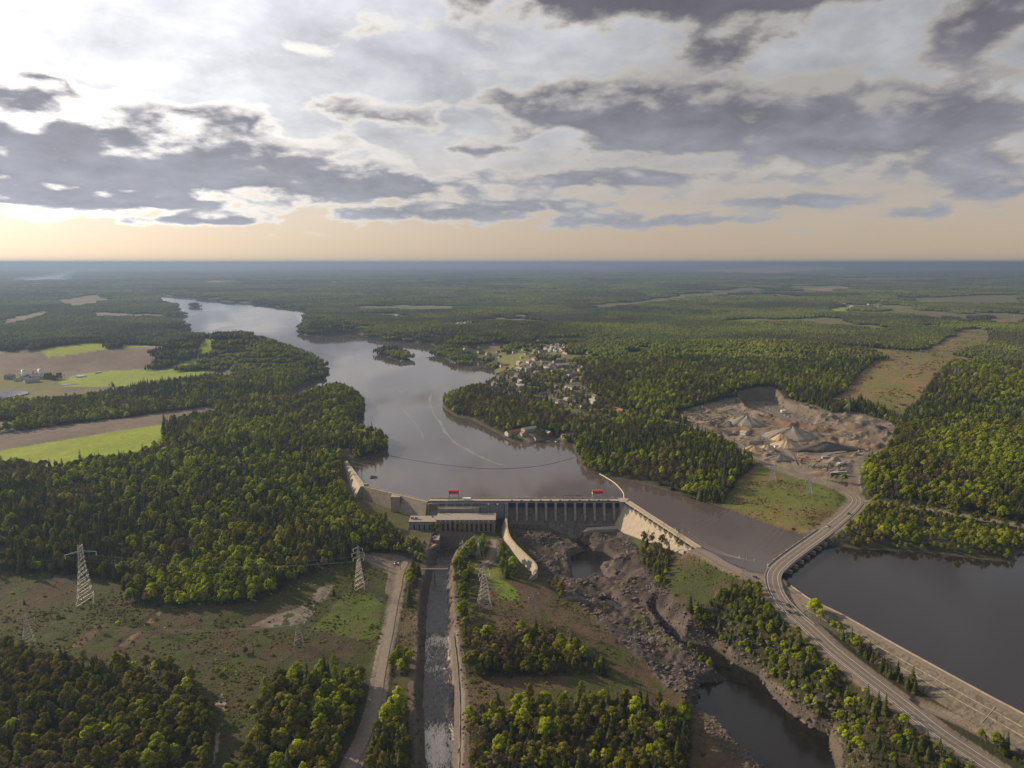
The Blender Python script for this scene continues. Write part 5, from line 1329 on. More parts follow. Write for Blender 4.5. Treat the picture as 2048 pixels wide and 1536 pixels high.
# ------------------------------------------------------------------ marina
def jetty(path, label):
    T = thing('jetty', label, 'jetty', tuple(path[0]), 0, 'jetties in the bay')
    o = MB().ribbon(path, 1.6, -1.6, .8, .8, .4).build('deck', M_WOOD, T); o.location = -Vector(T.location)
    for k in range(0, len(path), 2):
        o = MB().bar((path[k][0], path[k][1], -3), (path[k][0], path[k][1], .6), .25).build('post', M_WOOD, T); o.location = -Vector(T.location)
jetty(path3('853,716,0 862,714,0 878,713,0', 4), 'thin jetty reaching left into the lake'); jetty(path3('898,722,0 915,727,0 938,730,0', 5), 'marina jetty nearest the viewer'); jetty(path3('900,719,0 920,722,0 940,725,0', 5), 'marina jetty behind the nearest one')
def boat(p, rz, label, L=7.0):
    T = thing('motor_boat', label, 'boat', p, rz, 'boats on the lake')
    b = MB(); b.hexa([(-L / 2, -1.0, -.3), (L * .3, -.9, -.3), (L * .3, .9, -.3), (-L / 2, 1.0, -.3), (-L / 2, -1.25, .9), (L * .45, -.7, 1.1), (L * .45, .7, 1.1), (-L / 2, 1.25, .9)]); b.build('hull', M_WHITE, T)
    MB().hexa([(-L * .2, -.9, .9), (L * .15, -.9, .9), (L * .15, .9, .9), (-L * .2, .9, .9), (-L * .18, -.75, 1.9), (L * .05, -.7, 1.9), (L * .05, .7, 1.9), (-L * .18, .75, 1.9)]).build('cabin', M_CARG, T)
rb = random.Random(9)
for k in range(16):
    f = k / 15; u, v = (903 + 36 * f, 720.5 + 5 * f) if k % 2 else (902 + 36 * f, 724.6 + 5.2 * f)
    boat(P(u, v, 0), rb.uniform(.8, 1.4), f'{["first", "second", "third", "fourth", "fifth", "sixth", "seventh", "eighth"][k // 2]} white boat from the left at the {"rear" if k % 2 else "front"} marina jetty', 8)
boat(P(803, 722, 0), .8, 'white motor boat alone beside the wooded island', 9)
boat(P(1113, 883, 0), 1.0, 'white boat moored by the near right shore', 7)

# ------------------------------------------------------------------ streets of the village
for s_, lb, hw in (('1003,760,9 1004,772,11 1020,784,12 1048,792,13 1080,800,13 1130,806,14 1200,813,14 1255,822,14', 'main street through the village', 3.5), ('1003,762,9 1020,750,10 1045,742,11 1075,732,12', 'village street along the green', 3),
                 ('1010,776,11 1040,768,12 1075,760,13 1110,748,14 1118,742,15', 'village street climbing to the pines', 3), ('1119,722,14 1124,712,14 1117,703,15 1108,696,16 1085,693,16 1070,692,16', 'street in the upper village', 4), ('1180,703,16 1230,696,17 1300,690,18', 'street of the far estate', 3)):
    q = path3(s_, 6); q[:, 2] = np.maximum(q[:, 2] * 0 + gsample(H, q[:, 0], q[:, 1]), 0.5) + 0.8
    road(q, lb, M_GRAV, hw, .1)

# ------------------------------------------------------------------ boulders in the gorge
def boulder(seed):
    bm = bmesh.new(); bmesh.ops.create_icosphere(bm, subdivisions=2, radius=1.0); rng = np.random.default_rng(seed)
    d = rng.normal(size=(7, 3)); d /= np.linalg.norm(d, axis=1, keepdims=True)
    for v in bm.verts:
        p = np.array(v.co); 
        for q in d:
            e = p @ q
            if e > .62: p = p - q * (e - .62) * .92
        v.co = Vector(p * np.array([1.2, .9, .62]))
    me = bpy.data.meshes.new('boulder'); bm.to_mesh(me); bm.free(); me.materials.append(M_ROCK); return me
M_ROCK = surf('gorge_rock', (.112, .090, .081), (.052, .042, .038), .35, .95, .25, detail=8)
# ------------------------------------------------------------------ trees
def mat_leaf(name, c_dark, c_light, trans=0.35, patch=0.02):
    m, nt, out = material(name)
    oi = nd(nt, 'ShaderNodeObjectInfo')
    pn = noise(nt, oi.outputs['Location'], patch, 2, 0.5)
    k = mth(nt, 'ADD', mth(nt, 'MULTIPLY', oi.outputs['Random'], 0.6), mth(nt, 'MULTIPLY', sstep(nt, pn, 0.35, 0.65), 0.4))
    col = mixc(nt, k, c_dark, c_light)
    rv = mth(nt, 'FRACT', mth(nt, 'MULTIPLY', oi.outputs['Random'], 17.3))
    col = scl(nt, col, mth(nt, 'MULTIPLY_ADD', rv, 0.75, 0.62))
    geo = worldco(nt)
    col = scl(nt, col, mth(nt, 'MULTIPLY_ADD', noise(nt, geo, 0.8, 2, 0.5), 0.9, 0.55))
    d = nd(nt, 'ShaderNodeBsdfDiffuse', {'Color': col})
    t = nd(nt, 'ShaderNodeBsdfTranslucent', {'Color': mixc(nt, 0.5, col, scl(nt, col, 1.5))})
    mx = nd(nt, 'ShaderNodeMixShader', [trans, d.outputs[0], t.outputs[0]])
    nt.links.new(mx.outputs[0], out.inputs[0])
    return m
ML = {'bright': mat_leaf('leaf_spring_green', (.128, .166, .010), (.325, .368, .020), 0.48), 'olive': mat_leaf('leaf_olive', (.094, .104, .015), (.192, .182, .026)),
      'brown': mat_leaf('leaf_budding_brown', (.090, .074, .034), (.155, .128, .062), 0.3), 'needle': mat_leaf('needle_dark_green', (.034, .046, .014), (.066, .078, .022), 0.15)}
M_BARK = surf('bark', (.09, .075, .06), (.05, .04, .032), 1.5, 0.9, world=False)

def leaf_quads(C, N, size, rng):
    """leaf sprays: quads at centres C facing N"""
    n = len(C)
    N = N / (np.linalg.norm(N, axis=1, keepdims=True) + 1e-9)
    a = np.cross(N, rng.normal(size=(n, 3))); a /= np.linalg.norm(a, axis=1, keepdims=True) + 1e-9
    b = np.cross(N, a)
    s = size[:, None]
    V = np.stack([C - a * s - b * s * .55, C + a * s * .35 - b * s, C + a * s + b * s * .5, C - a * s * .4 + b * s], 1).reshape(-1, 3)
    return V, np.arange(4 * n).reshape(n, 4)
def broadleaf(seed, h, r, n=420, bare=0.25, leaf=0.62, lobes=11):
    rng = np.random.default_rng(seed)
    tv, tf = [], []
    top = h * 0.72
    tube(tv, tf, [(0, 0, -1.5), (.1, 0, h * .3), (.15 * r * rng.normal(), .1 * r, top)], [.28, .2, .06], 5)
    cs, rs = [], []
    for k in range(lobes):
        a = k * 2.4 + rng.uniform(-.4, .4); q = (k + .5) / lobes
        zc = h * (bare + .16 + (1 - bare - .28) * q)
        rad = r * (.58 * math.sin(math.pi * min(1, .28 + .72 * q)) + .08) * rng.uniform(.8, 1.2)
        if k == lobes - 1: rad = .1 * r
        cs.append((rad * math.cos(a), rad * math.sin(a), zc)); rs.append(r * rng.uniform(.34, .5) * (1.1 - .35 * q))
        if k % 2 == 0:
            tube(tv, tf, [(0, 0, h * (bare + .05 + .3 * q)), (cs[-1][0] * .6, cs[-1][1] * .6, zc - .3 * rs[-1]), cs[-1]], [.11, .07, .03], 3)
    cs, rs = np.array(cs), np.array(rs)
    w = rs ** 2 / (rs ** 2).sum(); kk = rng.choice(lobes, n, p=w)
    d = rng.normal(size=(n, 3)); d /= np.linalg.norm(d, axis=1, keepdims=True); d[:, 2] = np.where(d[:, 2] < -.35, -d[:, 2], d[:, 2])
    C = cs[kk] + d * (rs[kk] * rng.uniform(.72, 1.05, n))[:, None] * np.array([1, 1, .85])
    N = d + rng.normal(size=(n, 3)) * .38
    lv, lf = leaf_quads(C, N, leaf * rng.uniform(.7, 1.35, n) * r / 3.6, rng)
    return (np.array(tv), tf), (lv, lf)
def conifer(seed, h, r, tiers=11, per=9):
    rng = np.random.default_rng(seed)
    tv, tf = [], []
    tube(tv, tf, [(0, 0, -1.5), (0, 0, h * .5), (0, 0, h * .97)], [.24, .14, .03], 5)
    C, N, S = [], [], []
    for t in range(tiers):
        q = t / (tiers - 1); z = h * (.12 + .86 * q); rad = r * (1 - q) ** .85 * rng.uniform(.85, 1.1) + .15
        m = max(3, int(per * (1 - .6 * q)))
        for k in range(m):
            a = 2 * math.pi * (k + rng.uniform(-.3, .3)) / m + t
            for e in (.42, .85):
                C.append((rad * e * math.cos(a), rad * e * math.sin(a), z - .28 * rad * e + rng.normal() * .15))
                N.append((math.cos(a) * .55 + rng.normal() * .2, math.sin(a) * .55 + rng.normal() * .2, .75)); S.append((.38 * rad + .28) * (1.05 if e > .6 else .8))
    C.append((0, 0, h * .98)); N.append((1, .3, .2)); S.append(.5)
    C.append((0, 0, h * .96)); N.append((-.3, 1, .2)); S.append(.5)
    lv, lf = leaf_quads(np.array(C), np.array(N), np.array(S), rng)
    return (np.array(tv), tf), (lv, lf)
SPEC = {  # kind: list of (builder, material)
 'bright': [broadleaf(1, 13.5, 3.9, 800, .25, .44, 13), broadleaf(2, 12, 3.5, 720, .25, .44, 10), broadleaf(3, 15, 3.6, 760, .3, .44), broadleaf(12, 17, 2.6, 640, .22, .46, 13), broadleaf(13, 11.5, 4.9, 950, .2, .40, 16)],
 'olive': [broadleaf(4, 13, 3.7, 760, .25, .44, 12), broadleaf(5, 14.5, 3.4, 720, .3, .44), broadleaf(14, 16.5, 2.7, 620, .25, .46, 13), broadleaf(15, 11, 4.5, 880, .2, .42, 15)],
 'brown': [broadleaf(6, 12.5, 3.5, 420, .3, .38, 12), broadleaf(7, 11, 3.2, 380, .25, .38), broadleaf(16, 14, 2.8, 90, .2, .4, 15)],
 'needle': [conifer(8, 17, 3.0), conifer(9, 14, 2.5), conifer(10, 20, 2.8, 13), conifer(11, 12, 2.9, 9)]}
PROTO = {}   # kind -> list of (trunk mesh, crown mesh, whole-tree mesh)
for kd, lst in SPEC.items():
    PROTO[kd] = []
    for n_, ((tv, tf), (lv, lf)) in enumerate(lst):
        tm = bpy.data.meshes.new('trunk'); tm.from_pydata([tuple(v) for v in tv], [], tf); tm.materials.append(M_BARK)
        cm = np_mesh('crown', lv, lf); cm.materials.append(ML[kd])
        wm = bpy.data.meshes.new('whole_tree')
        wm.from_pydata([tuple(v) for v in tv] + [tuple(v) for v in lv], [], list(tf) + [tuple(f + len(tv)) for f in lf])
        wm.materials.append(M_BARK); wm.materials.append(ML[kd])
        wm.polygons.foreach_set('material_index', [0] * len(tf) + [1] * len(lf))
        PROTO[kd].append((tm, cm, wm))

def grove(seed, kinds, size=34.0, step=5.6):
    """a stand of many simple crowns for woods too far off to tell the trees apart"""
    rng = np.random.default_rng(seed)
    Vs, Fs, mi = [], [], []; n0 = 0
    bm = bmesh.new(); bmesh.ops.create_icosphere(bm, subdivisions=1, radius=1.0)
    iv = np.array([v.co[:] for v in bm.verts]); ifc = np.array([[v.index for v in f.verts] for f in bm.faces]); bm.free()
    for gx in np.arange(-size / 2, size / 2, step):
        for gy in np.arange(-size / 2, size / 2, step):
            if rng.random() < .1: continue
            cx, cy_ = gx + rng.uniform(-2.4, 2.4), gy + rng.uniform(-2.4, 2.4)
            kd = rng.choice(len(kinds)); needle = kinds[kd] == 'needle'
            hh = rng.uniform(9, 15) * (1.1 if needle else 1); rr = rng.uniform(2.8, 4.4) * (.62 if needle else 1)
            v = iv * rng.uniform(.78, 1.22, (len(iv), 1))
            if needle: v[:, :2] *= np.clip(1.15 - (v[:, 2:3] + 1) * .52, .08, 1.2)
            v = v * [rr, rr, hh * (.5 if needle else .36)] + [cx, cy_, hh * (.5 if needle else .62)]
            Vs.append(v); Fs.append(ifc + n0); n0 += len(v); mi += [kd] * len(ifc)
    me = np_mesh('grove', np.vstack(Vs), np.vstack(Fs))
    for k in kinds: me.materials.append(MLG[k])
    me.polygons.foreach_set('material_index', mi)
    return me
def mat_grove(name, c1, c2):
    m, nt, out = material(name)
    co = worldco(nt)
    n = noise(nt, co, 0.12, 3, 0.6); n2 = noise(nt, co, 0.9, 3, 0.6)
    oi = nd(nt, 'ShaderNodeObjectInfo')
    pn = noise(nt, oi.outputs['Location'], 0.0022, 4, 0.65)
    k = mth(nt, 'ADD', mth(nt, 'MULTIPLY', sstep(nt, n, .3, .7), .35), mth(nt, 'MULTIPLY', sstep(nt, pn, .40, .60), .65))
    col = scl(nt, mixc(nt, k, c1, c2), mth(nt, 'MULTIPLY_ADD', n2, 0.9, 0.55))
    d = nd(nt, 'ShaderNodeBsdfDiffuse', {'Color': col})
    t = nd(nt, 'ShaderNodeBsdfTranslucent', {'Color': col})
    nt.links.new(nd(nt, 'ShaderNodeMixShader', [0.3, d.outputs[0], t.outputs[0]]).outputs[0], out.inputs[0])
    return m
MLG = {'bright': mat_grove('far_leaf_green', (.070, .098, .014), (.200, .250, .022)), 'olive': mat_grove('far_leaf_olive', (.072, .086, .016), (.145, .152, .028)),
       'brown': mat_grove('far_leaf_brown', (.070, .060, .028), (.12, .10, .05)), 'needle': mat_grove('far_needle', (.032, .045, .016), (.060, .074, .022))}
GROVES = [grove(1, ['bright', 'olive', 'bright']), grove(2, ['bright', 'olive', 'needle']), grove(3, ['needle', 'olive', 'needle']), grove(4, ['needle', 'needle', 'brown']), grove(5, ['bright', 'brown', 'olive'])]

def scatter(step, y0, y1, s_max=0.86, jit=0.45):
    ys = np.arange(y0, y1, step); out = []
    for yy in ys:
        xs = np.arange(-yy * s_max - 30, yy * s_max + 30, step)
        out.append(np.stack([xs, np.full_like(xs, yy)], 1))
    p = np.vstack(out)
    return p + RNG.uniform(-jit, jit, p.shape) * step
pts = scatter(4.3, 255, 1500, 0.9)
dens = gsample(TREE, pts[:, 0], pts[:, 1])
gap = fbm(pts[:, 0], pts[:, 1], 45, 3, 201) * .5 + .5
keep = RNG.random(len(pts)) < np.where(dens > .5, dens * (.60 + .5 * smooth(gap, .3, .6)), dens * .35)
vil_ = np.zeros(len(pts), bool)
for pg in VILLAGE + [SUBURB]: vil_ |= inside(pg, *pts.T)
keep &= ~vil_ | (RNG.random(len(pts)) < .5)
pts = pts[keep]
_hp = np.array(HPOS)
pts = pts[np.array([np.min((_hp[:, 0] - a) ** 2 + (_hp[:, 1] - b) ** 2) > 150 for a, b in pts])]
px_, py_ = pts[:, 0], pts[:, 1]
# young dense growth on the ridge beside the gorge and along the earth dam
sm_ = inside(WOODS[5], px_, py_) | inside(WOODS[6], px_, py_)
yp = scatter(3.5, 255, 640, .9); yp = yp[inside(WOODS[5], *yp.T) | inside(WOODS[6], *yp.T)]
yp = yp[(gsample(TREE, *yp.T) > .5) & (RNG.random(len(yp)) < .85)]
pts = np.vstack([pts[~sm_], yp]); young = np.arange(len(pts)) >= (~sm_).sum()
young |= inside(poly('1630,1100 1690,1045 1740,1012 1850,1030 2200,1085 2200,1130 1700,1110', 6), *pts.T)
px_, py_ = pts[:, 0], pts[:, 1]
con = fbm(px_, py_, 130, 3, 301) * .5 + .5; brn = fbm(px_, py_, 80, 3, 302) * .5 + .5; brt = fbm(px_, py_, 60, 3, 303) * .5 + .5
# spruce and pine stand on the upland left of the dam and on the ridge beside the gorge, broadleaves by the water
r_ = RNG.random(len(pts))
pc = .05 + .62 * smooth(con, .52, .68)
upl = inside(poly('150,1000 330,930 560,900 690,960 640,1030 420,1060 200,1060', 3), px_, py_); pc = np.where(upl, np.maximum(pc, .36), pc)
rdg = inside(RIDGE, px_, py_); pc = np.where(rdg, .30, pc)
isl = inside(WOODS[0], px_, py_) | inside(WOODS[1], px_, py_)
pc = np.where(isl, .08 + .75 * smooth(px_, P(960, 1400, -18)[0], P(1240, 1400, -18)[0]), pc)
kind = np.where(r_ < pc, 3, np.where(RNG.random(len(pts)) < smooth(brn, .5, .68) * .75, 2, np.where(RNG.random(len(pts)) < .25 + .7 * smooth(brt, .38, .58), 0, 1)))
left_front = (px_ < P(560, 1400, -14)[0]) & (py_ < P(100, 1290, -12)[1])
kind = np.where(left_front & (kind == 0) & (RNG.random(len(pts)) < .72), 1, kind)
kind = np.where(isl & (kind == 3) & (RNG.random(len(pts)) < .5), np.where(RNG.random(len(pts)) < .6, 1, 2), kind)
kind = np.where(left_front & (kind == 3) & (RNG.random(len(pts)) < .8), np.where(RNG.random(len(pts)) < .6, 1, 2), kind)
shrub = gsample(TREE, px_, py_) < .5
tsc = .80 * (.60 + .78 * RNG.random(len(pts)) ** 1.3) * (.85 + .3 * (fbm(px_, py_, 90, 3, 310) * .5 + .5)) * np.where(shrub, .45, 1.0) * np.where(young, RNG.uniform(.45, .8, len(pts)), 1.0) * np.where(isl & (kind == 3), .78, 1.0)
tz = gsample(H, px_, py_)
trot = RNG.uniform(0, 6.283, len(pts))
KN = ['bright', 'olive', 'brown', 'needle']

# geometry-node group that stands one of several meshes on every point
def gn_group():
    g = bpy.data.node_groups.new('stand_on_points', 'GeometryNodeTree')
    g.interface.new_socket('Geometry', in_out='INPUT', socket_type='NodeSocketGeometry')
    g.interface.new_socket('Sources', in_out='INPUT', socket_type='NodeSocketCollection')
    g.interface.new_socket('Geometry', in_out='OUTPUT', socket_type='NodeSocketGeometry')
    gi = g.nodes.new('NodeGroupInput'); go = g.nodes.new('NodeGroupOutput')
    ci = g.nodes.new('GeometryNodeCollectionInfo'); ci.inputs['Separate Children'].default_value = True; ci.inputs['Reset Children'].default_value = True
    ip = g.nodes.new('GeometryNodeInstanceOnPoints'); ip.inputs['Pick Instance'].default_value = True
    L = g.links.new
    for nm, ty, so in (('rot', 'FLOAT_VECTOR', 'Rotation'), ('sc', 'FLOAT_VECTOR', 'Scale'), ('pick', 'INT', 'Instance Index')):
        n = g.nodes.new('GeometryNodeInputNamedAttribute'); n.data_type = ty; n.inputs[0].default_value = nm
        L(n.outputs[0], ip.inputs[so])
    L(gi.outputs[0], ip.inputs['Points']); L(gi.outputs[1], ci.inputs[0]); L(ci.outputs[0], ip.inputs['Instance']); L(ip.outputs[0], go.inputs[0])
    return g
GN = gn_group()
def stand(name, meshes, X, Y, Z, rot, sc, pk, label):
    pm = bpy.data.meshes.new(name)
    n = len(X)
    pm.vertices.add(n); pm.vertices.foreach_set('co', np.stack([X, Y, Z], 1).astype(np.float32).ravel())
    a = pm.attributes.new('rot', 'FLOAT_VECTOR', 'POINT'); a.data.foreach_set('vector', np.stack([np.zeros(n), np.zeros(n), rot], 1).astype(np.float32).ravel())
    a = pm.attributes.new('sc', 'FLOAT_VECTOR', 'POINT'); s3 = np.asarray(sc, np.float32)
    if s3.ndim == 1: s3 = np.repeat(s3[:, None], 3, 1)
    a.data.foreach_set('vector', s3.ravel())
    a = pm.attributes.new('pick', 'INT', 'POINT'); a.data.foreach_set('value', np.asarray(pk, np.int32))
    o = bpy.data.objects.new(name, pm); COL.objects.link(o)
    src = bpy.data.collections.new(name + '_sources')      # not part of the scene: only what stands on the points
    for k, me in enumerate(meshes): src.objects.link(bpy.data.objects.new(f'{o.name}_source_{k:02d}', me))
    md = o.modifiers.new('stand', 'NODES'); md.node_group = GN
    md[GN.interface.items_tree['Sources'].identifier] = src
    return tagk(o, 'stuff', label)

# the trees that show largest are individuals
LEFTW = poly('-300,1300 0,1300 264,1330 420,1372 430,1560 700,1345 770,1420 720,1640 -400,1640', -14)
def where_label(X, Y):
    q = (np.array([X]), np.array([Y]))
    if X < P(560, 1400, -14)[0] and Y < P(200, 1300, -12)[1]: return 'bottom left wood'
    if inside(WOODS[1], *q)[0]: return 'bottom wood beside the gorge'
    if inside(WOODS[0], *q)[0]: return 'wood block beside the rapids'
    if inside(STRIP, *q)[0]: return 'strip left of the canal'
    if inside(RIDGE, *q)[0]: return 'ridge between gorge and highway'
    if X < P(780, 1300, -14)[0]: return 'wood around the left meadow'
    if X > P(1600, 1300, -5)[0]: return 'strip below the earth dam'
    return 'row right of the canal'
dist = np.hypot(px_, py_)
vis = (np.abs(px_ / py_) < .80) & (dist < 620)
uu = 1024 + F * px_ / (py_ * CP - (tz + 8 - CZ) * SP); vv = 768 - F * (py_ * SP + (tz + 8 - CZ) * CP) / (py_ * CP - (tz + 8 - CZ) * SP)
vis &= (uu > 5) & (uu < 2043) & (vv < 1530)
indiv = np.zeros(len(pts), bool)
for grp, ks, cap in (('broadleaf', (0, 1), 290), ('budding', (2,), 110), ('conifer', (3,), 200)):
    c = np.where(vis & np.isin(kind, ks))[0]
    c = c[np.argsort(dist[c] - 40 * tsc[c])][:cap]
    indiv[c] = True
TNAME = {0: 'broadleaf_tree', 1: 'broadleaf_tree', 2: 'budding_tree', 3: 'conifer_tree'}
TLAB = {0: 'bright green broadleaf tree', 1: 'olive broadleaf tree', 2: 'brownish budding tree', 3: 'dark conifer'}
TGRP = {0: 'green broadleaf trees', 1: 'olive broadleaf trees', 2: 'budding brown trees', 3: 'dark conifers'}
pick = RNG.integers(0, 99, len(pts))
tl = []
for k in np.where(indiv)[0]:
    kd = int(kind[k]); tm, cm, _ = PROTO[KN[kd]][pick[k] % len(PROTO[KN[kd]])]
    e = bpy.data.objects.new(TNAME[kd], None); COL.objects.link(e)
    e.location = (px_[k], py_[k], tz[k]); e.rotation_euler = (0, 0, trot[k]); e.scale = (tsc[k],) * 3
    e.empty_display_size = 0.5
    tl.append((e, kd, where_label(px_[k], py_[k]), k))
    for nm, mm in (('trunk', tm), ('crown', cm)):
        o = bpy.data.objects.new(nm, mm); COL.objects.link(o); o.parent = e
for wl in sorted({t[2] for t in tl}):
    mem = [t for t in tl if t[2] == wl]; ks = [t[3] for t in mem]
    qu = np.quantile(uu[ks], [.2, .4, .6, .8]); qv = np.quantile(vv[ks], [.34, .67]); qs = np.quantile(tsc[ks], [.34, .67])
    for e, kd, _, k in mem:
        a = ['far left', 'left', 'middle', 'right', 'far right'][int((uu[k] > qu).sum())]; b = ['rear', 'central', 'front'][int((vv[k] > qv).sum())]; c = ['small', 'medium', 'tall'][int((tsc[k] > qs).sum())]
        e['label'] = f'{c} {TLAB[kd]}, {b} {a} of the {wl}'; e['category'] = 'tree'; e['group'] = f'{TGRP[kd]} of the {wl}'
for nm, ks, lb in (('broadleaf_forest', (0, 1), 'green and olive broadleaf woods around the valley'), ('budding_forest', (2,), 'brownish budding woods around the valley'), ('conifer_forest', (3,), 'dark conifer woods around the valley')):
    s_ = (~indiv) & np.isin(kind, ks); ms, off_ = [], {}
    for kd in ks:
        off_[kd] = len(ms); ms += [q[2] for q in PROTO[KN[kd]]]
    pk = np.array([off_[kd] + p_ % len(PROTO[KN[kd]]) for kd, p_ in zip(kind[s_], pick[s_])])
    stand(nm, ms, px_[s_], py_[s_], tz[s_] - .2, trot[s_], tsc[s_], pk, lb)
# woods farther off: stands of trees
acc = []
for (st, y0, y1, g) in ((27.0, 1500, 4300, 1.0), (62.0, 4300, 9000, 2.2), (150.0, 9000, 17000, 5.0)):
    gp = scatter(st, y0, y1, 0.9, .3)
    dn = gsample(TREE, gp[:, 0], gp[:, 1])
    op = fbm(gp[:, 0], gp[:, 1], 420 * g ** .5, 4, 401) * .5 + .5
    kp = RNG.random(len(gp)) < dn * np.where(op > .64, .45, 1.0)
    for pg in VILLAGE: kp &= ~inside(pg, *gp.T) | (RNG.random(len(gp)) < .45)
    gp = gp[kp]
    if g < 2: gp = gp[np.array([np.min((_hp[:, 0] - a) ** 2 + (_hp[:, 1] - b) ** 2) > 380 for a, b in gp])]
    c = fbm(gp[:, 0], gp[:, 1], 420 * g ** .4, 4, 402) * .5 + .5 + RNG.normal(size=len(gp)) * .05
    gi = np.array([0, 4, 1, 2, 3])[np.digitize(c, [.38, .46, .53, .60])]
    n = len(gp); zs = RNG.uniform(.8, 1.15, n) * g ** .28
    acc.append((gp[:, 0], gp[:, 1], gsample(H, gp[:, 0], gp[:, 1]) - 1.0, RNG.uniform(0, 6.28, n), np.stack([np.full(n, g), np.full(n, g), zs], 1), gi))
stand('distant_forest', GROVES, *[np.concatenate([a[k] for a in acc]) for k in range(6)], 'distant mixed woods covering the low hills')

# ------------------------------------------------------------------ haze in the valley air
def make_haze():
    m, nt, out = material('haze')
    vol = nd(nt, 'ShaderNodeVolumePrincipled', {'Color': (0.20, 0.29, 0.46, 1), 'Density': 1.0e-4, 'Anisotropy': 0.3})
    nt.links.new(vol.outputs[0], out.inputs['Volume'])
    x1 = GY[-1] * 1.72; y1 = GY[-1] * 1.002
    V = [(sx * x1, yy, zz) for zz in (-70, 274) for yy in (-1500, y1) for sx in (-1, 1)]
    Fq = [(0, 2, 3, 1), (4, 5, 7, 6), (0, 1, 5, 4), (2, 6, 7, 3), (0, 4, 6, 2), (1, 3, 7, 5)]
    tagk(mesh_obj('haze', V, Fq, m), 'stuff', 'thin blue evening haze over the valley')
make_haze()
bp_ = scatter(2.1, 290, 690, .7, .5)
rm_ = gsample(rkw.astype(np.float32), bp_[:, 0], bp_[:, 1]); wt_ = gsample(WET, bp_[:, 0], bp_[:, 1])
cl_ = fbm(bp_[:, 0], bp_[:, 1], 14, 3, 611) * .5 + .5
rb_ = (wt_ > -1) & (wt_ < 13) & (bp_[:, 0] > P(1300, 1240, -34)[0]) & (bp_[:, 1] < 640)
kp = ((rm_ > .5) | rb_) & (wt_ > -1.0) & (RNG.random(len(bp_)) < np.maximum(smooth(cl_, .3, .7) * .8, rb_ * .6))
bp_ = bp_[kp]; bz_ = gsample(H, bp_[:, 0], bp_[:, 1]); bs_ = RNG.lognormal(-.15, .5, len(bp_)).clip(.35, 2.6)
bk = RNG.integers(0, 3, len(bp_))
BOULD = (bp_, bz_, bs_, bk)
n = len(bp_)
sc3 = np.stack([bs_ * RNG.uniform(.8, 1.5, n), bs_ * RNG.uniform(.7, 1.2, n), bs_ * RNG.uniform(.7, 1.2, n)], 1)
stand('boulders', [boulder(70 + q) for q in range(3)], bp_[:, 0], bp_[:, 1], bz_ + .1, RNG.uniform(0, 6.28, n), sc3, bk, 'brown boulders strewn over the gorge bed')
# low shrubs and tussocks on the open ground
def tuft(seed, n=46):
    rng = np.random.default_rng(seed)
    d = rng.normal(size=(n, 3)); d /= np.linalg.norm(d, axis=1, keepdims=True); d[:, 2] = np.abs(d[:, 2])
    C = d * rng.uniform(.5, 1.0, (n, 1)) * np.array([1.0, 1.0, .75])
    lv, lf = leaf_quads(C, d + rng.normal(size=(n, 3)) * .4, rng.uniform(.2, .38, n), rng)
    return lv, lf
sp_ = scatter(2.1, 255, 760, .86, .5)
op_ = inside(MEADOW, *sp_.T) | inside(ISLET, *sp_.T) | inside(RIDGE, *sp_.T) | inside(STRIP, *sp_.T) | inside(FIELD_BR, *sp_.T)
bd = gsample(ROADD, *sp_.T) < 1.5; bd |= gsample(rkw.astype(np.float32), *sp_.T) > .4; bd |= (gsample(RACED, *sp_.T) < 1.5) | (gsample(WET, *sp_.T) < 1) | (gsample(LAKED, *sp_.T) < 1) | inside(PARKING, *sp_.T)
cl_ = fbm(*sp_.T, 22, 4, 711) * .5 + .5
kp = op_ & ~bd & (RNG.random(len(sp_)) < .10 + .8 * smooth(cl_, .46, .70))
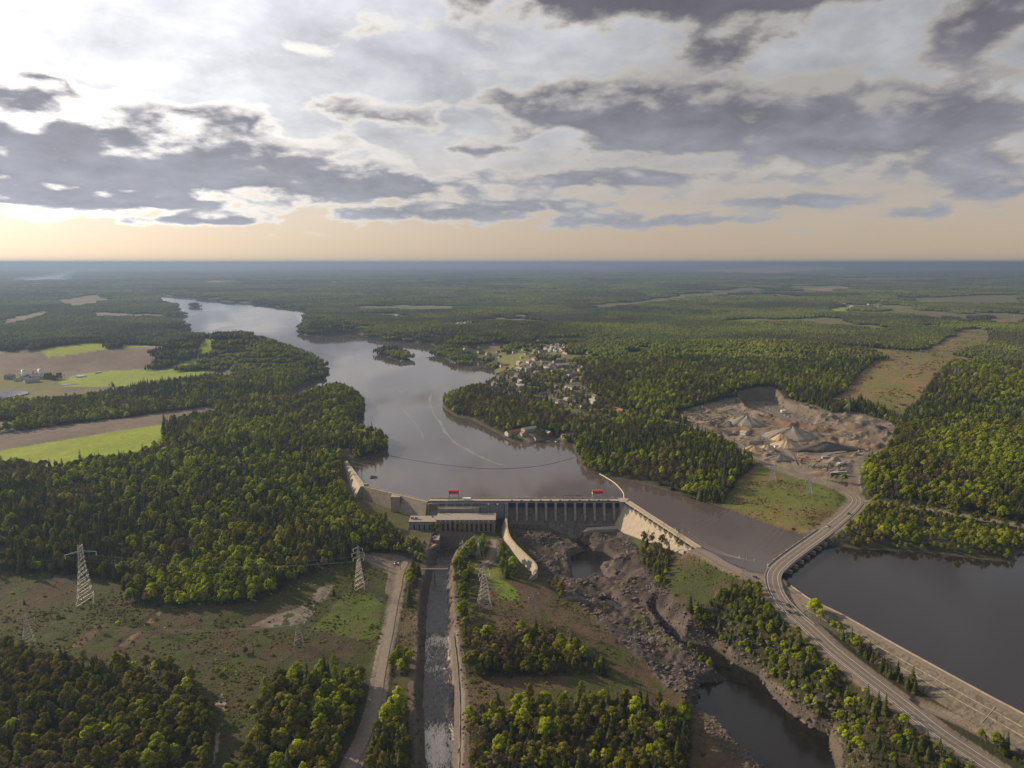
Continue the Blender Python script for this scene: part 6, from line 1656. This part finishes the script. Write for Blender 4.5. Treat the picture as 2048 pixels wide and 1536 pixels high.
sp_ = sp_[kp]; sz_ = gsample(H, *sp_.T); kk_ = np.where(fbm(*sp_.T, 35, 3, 712) + RNG.normal(size=len(sp_)) * .25 > .05, 0, 1)
kk_ = np.where(RNG.random(len(sp_)) < .08, 2, kk_)
def tuft_mesh(seed, n, kd):
    lv, lf = tuft(seed, n); me = np_mesh('tuft', lv, lf); me.materials.append(ML[kd]); return me
n = len(sp_)
stand('shrubs', [tuft_mesh(80 + q, 46, kd) for q, kd in enumerate(('olive', 'brown', 'bright'))], sp_[:, 0], sp_[:, 1], sz_ - .1, RNG.uniform(0, 6.28, n), RNG.lognormal(-.5, .45, n).clip(.25, 1.7), kk_, 'low shrubs and scrub on the open ground')
# rubble on the quarry floor, scrub in the cleared corridor
qp_ = scatter(5.0, 640, 1500, .75, .5); qk = (gsample(qd.astype(np.float32), *qp_.T) < -4) & (gsample(ROADD, *qp_.T) > 3) & (RNG.random(len(qp_)) < smooth(fbm(*qp_.T, 30, 3, 811) * .5 + .5, .45, .7) * .8)
qp_ = qp_[qk]; n = len(qp_); M_ROCK = surf('quarry_rubble', (.20, .165, .13), (.115, .098, .085), .3, .95, .2); 
stand('rubble', [boulder(75), boulder(76)], qp_[:, 0], qp_[:, 1], gsample(H, *qp_.T), RNG.uniform(0, 6.28, n), RNG.lognormal(.25, .45, n).clip(.6, 3.5), RNG.integers(0, 2, n), 'broken rock strewn over the quarry floor')
cp_ = scatter(6.0, 900, 2600, .85, .5); ck = (inside(CORRIDOR, *cp_.T) | inside(QUARRY, *cp_.T) | inside(CORR3, *cp_.T)) & (gsample(ROADD, *cp_.T) > 2) & (RNG.random(len(cp_)) < smooth(fbm(*cp_.T, 50, 4, 812) * .5 + .5, .45, .65) * .55)
cp_ = cp_[ck]; n = len(cp_)
stand('shrubs', [tuft_mesh(90, 30, 'olive'), tuft_mesh(91, 30, 'brown')], cp_[:, 0], cp_[:, 1], gsample(H, *cp_.T) - .2, RNG.uniform(0, 6.28, n), RNG.lognormal(.45, .4, n).clip(.8, 3.2), RNG.integers(0, 2, n), 'low scrub in the cleared corridor and quarry')
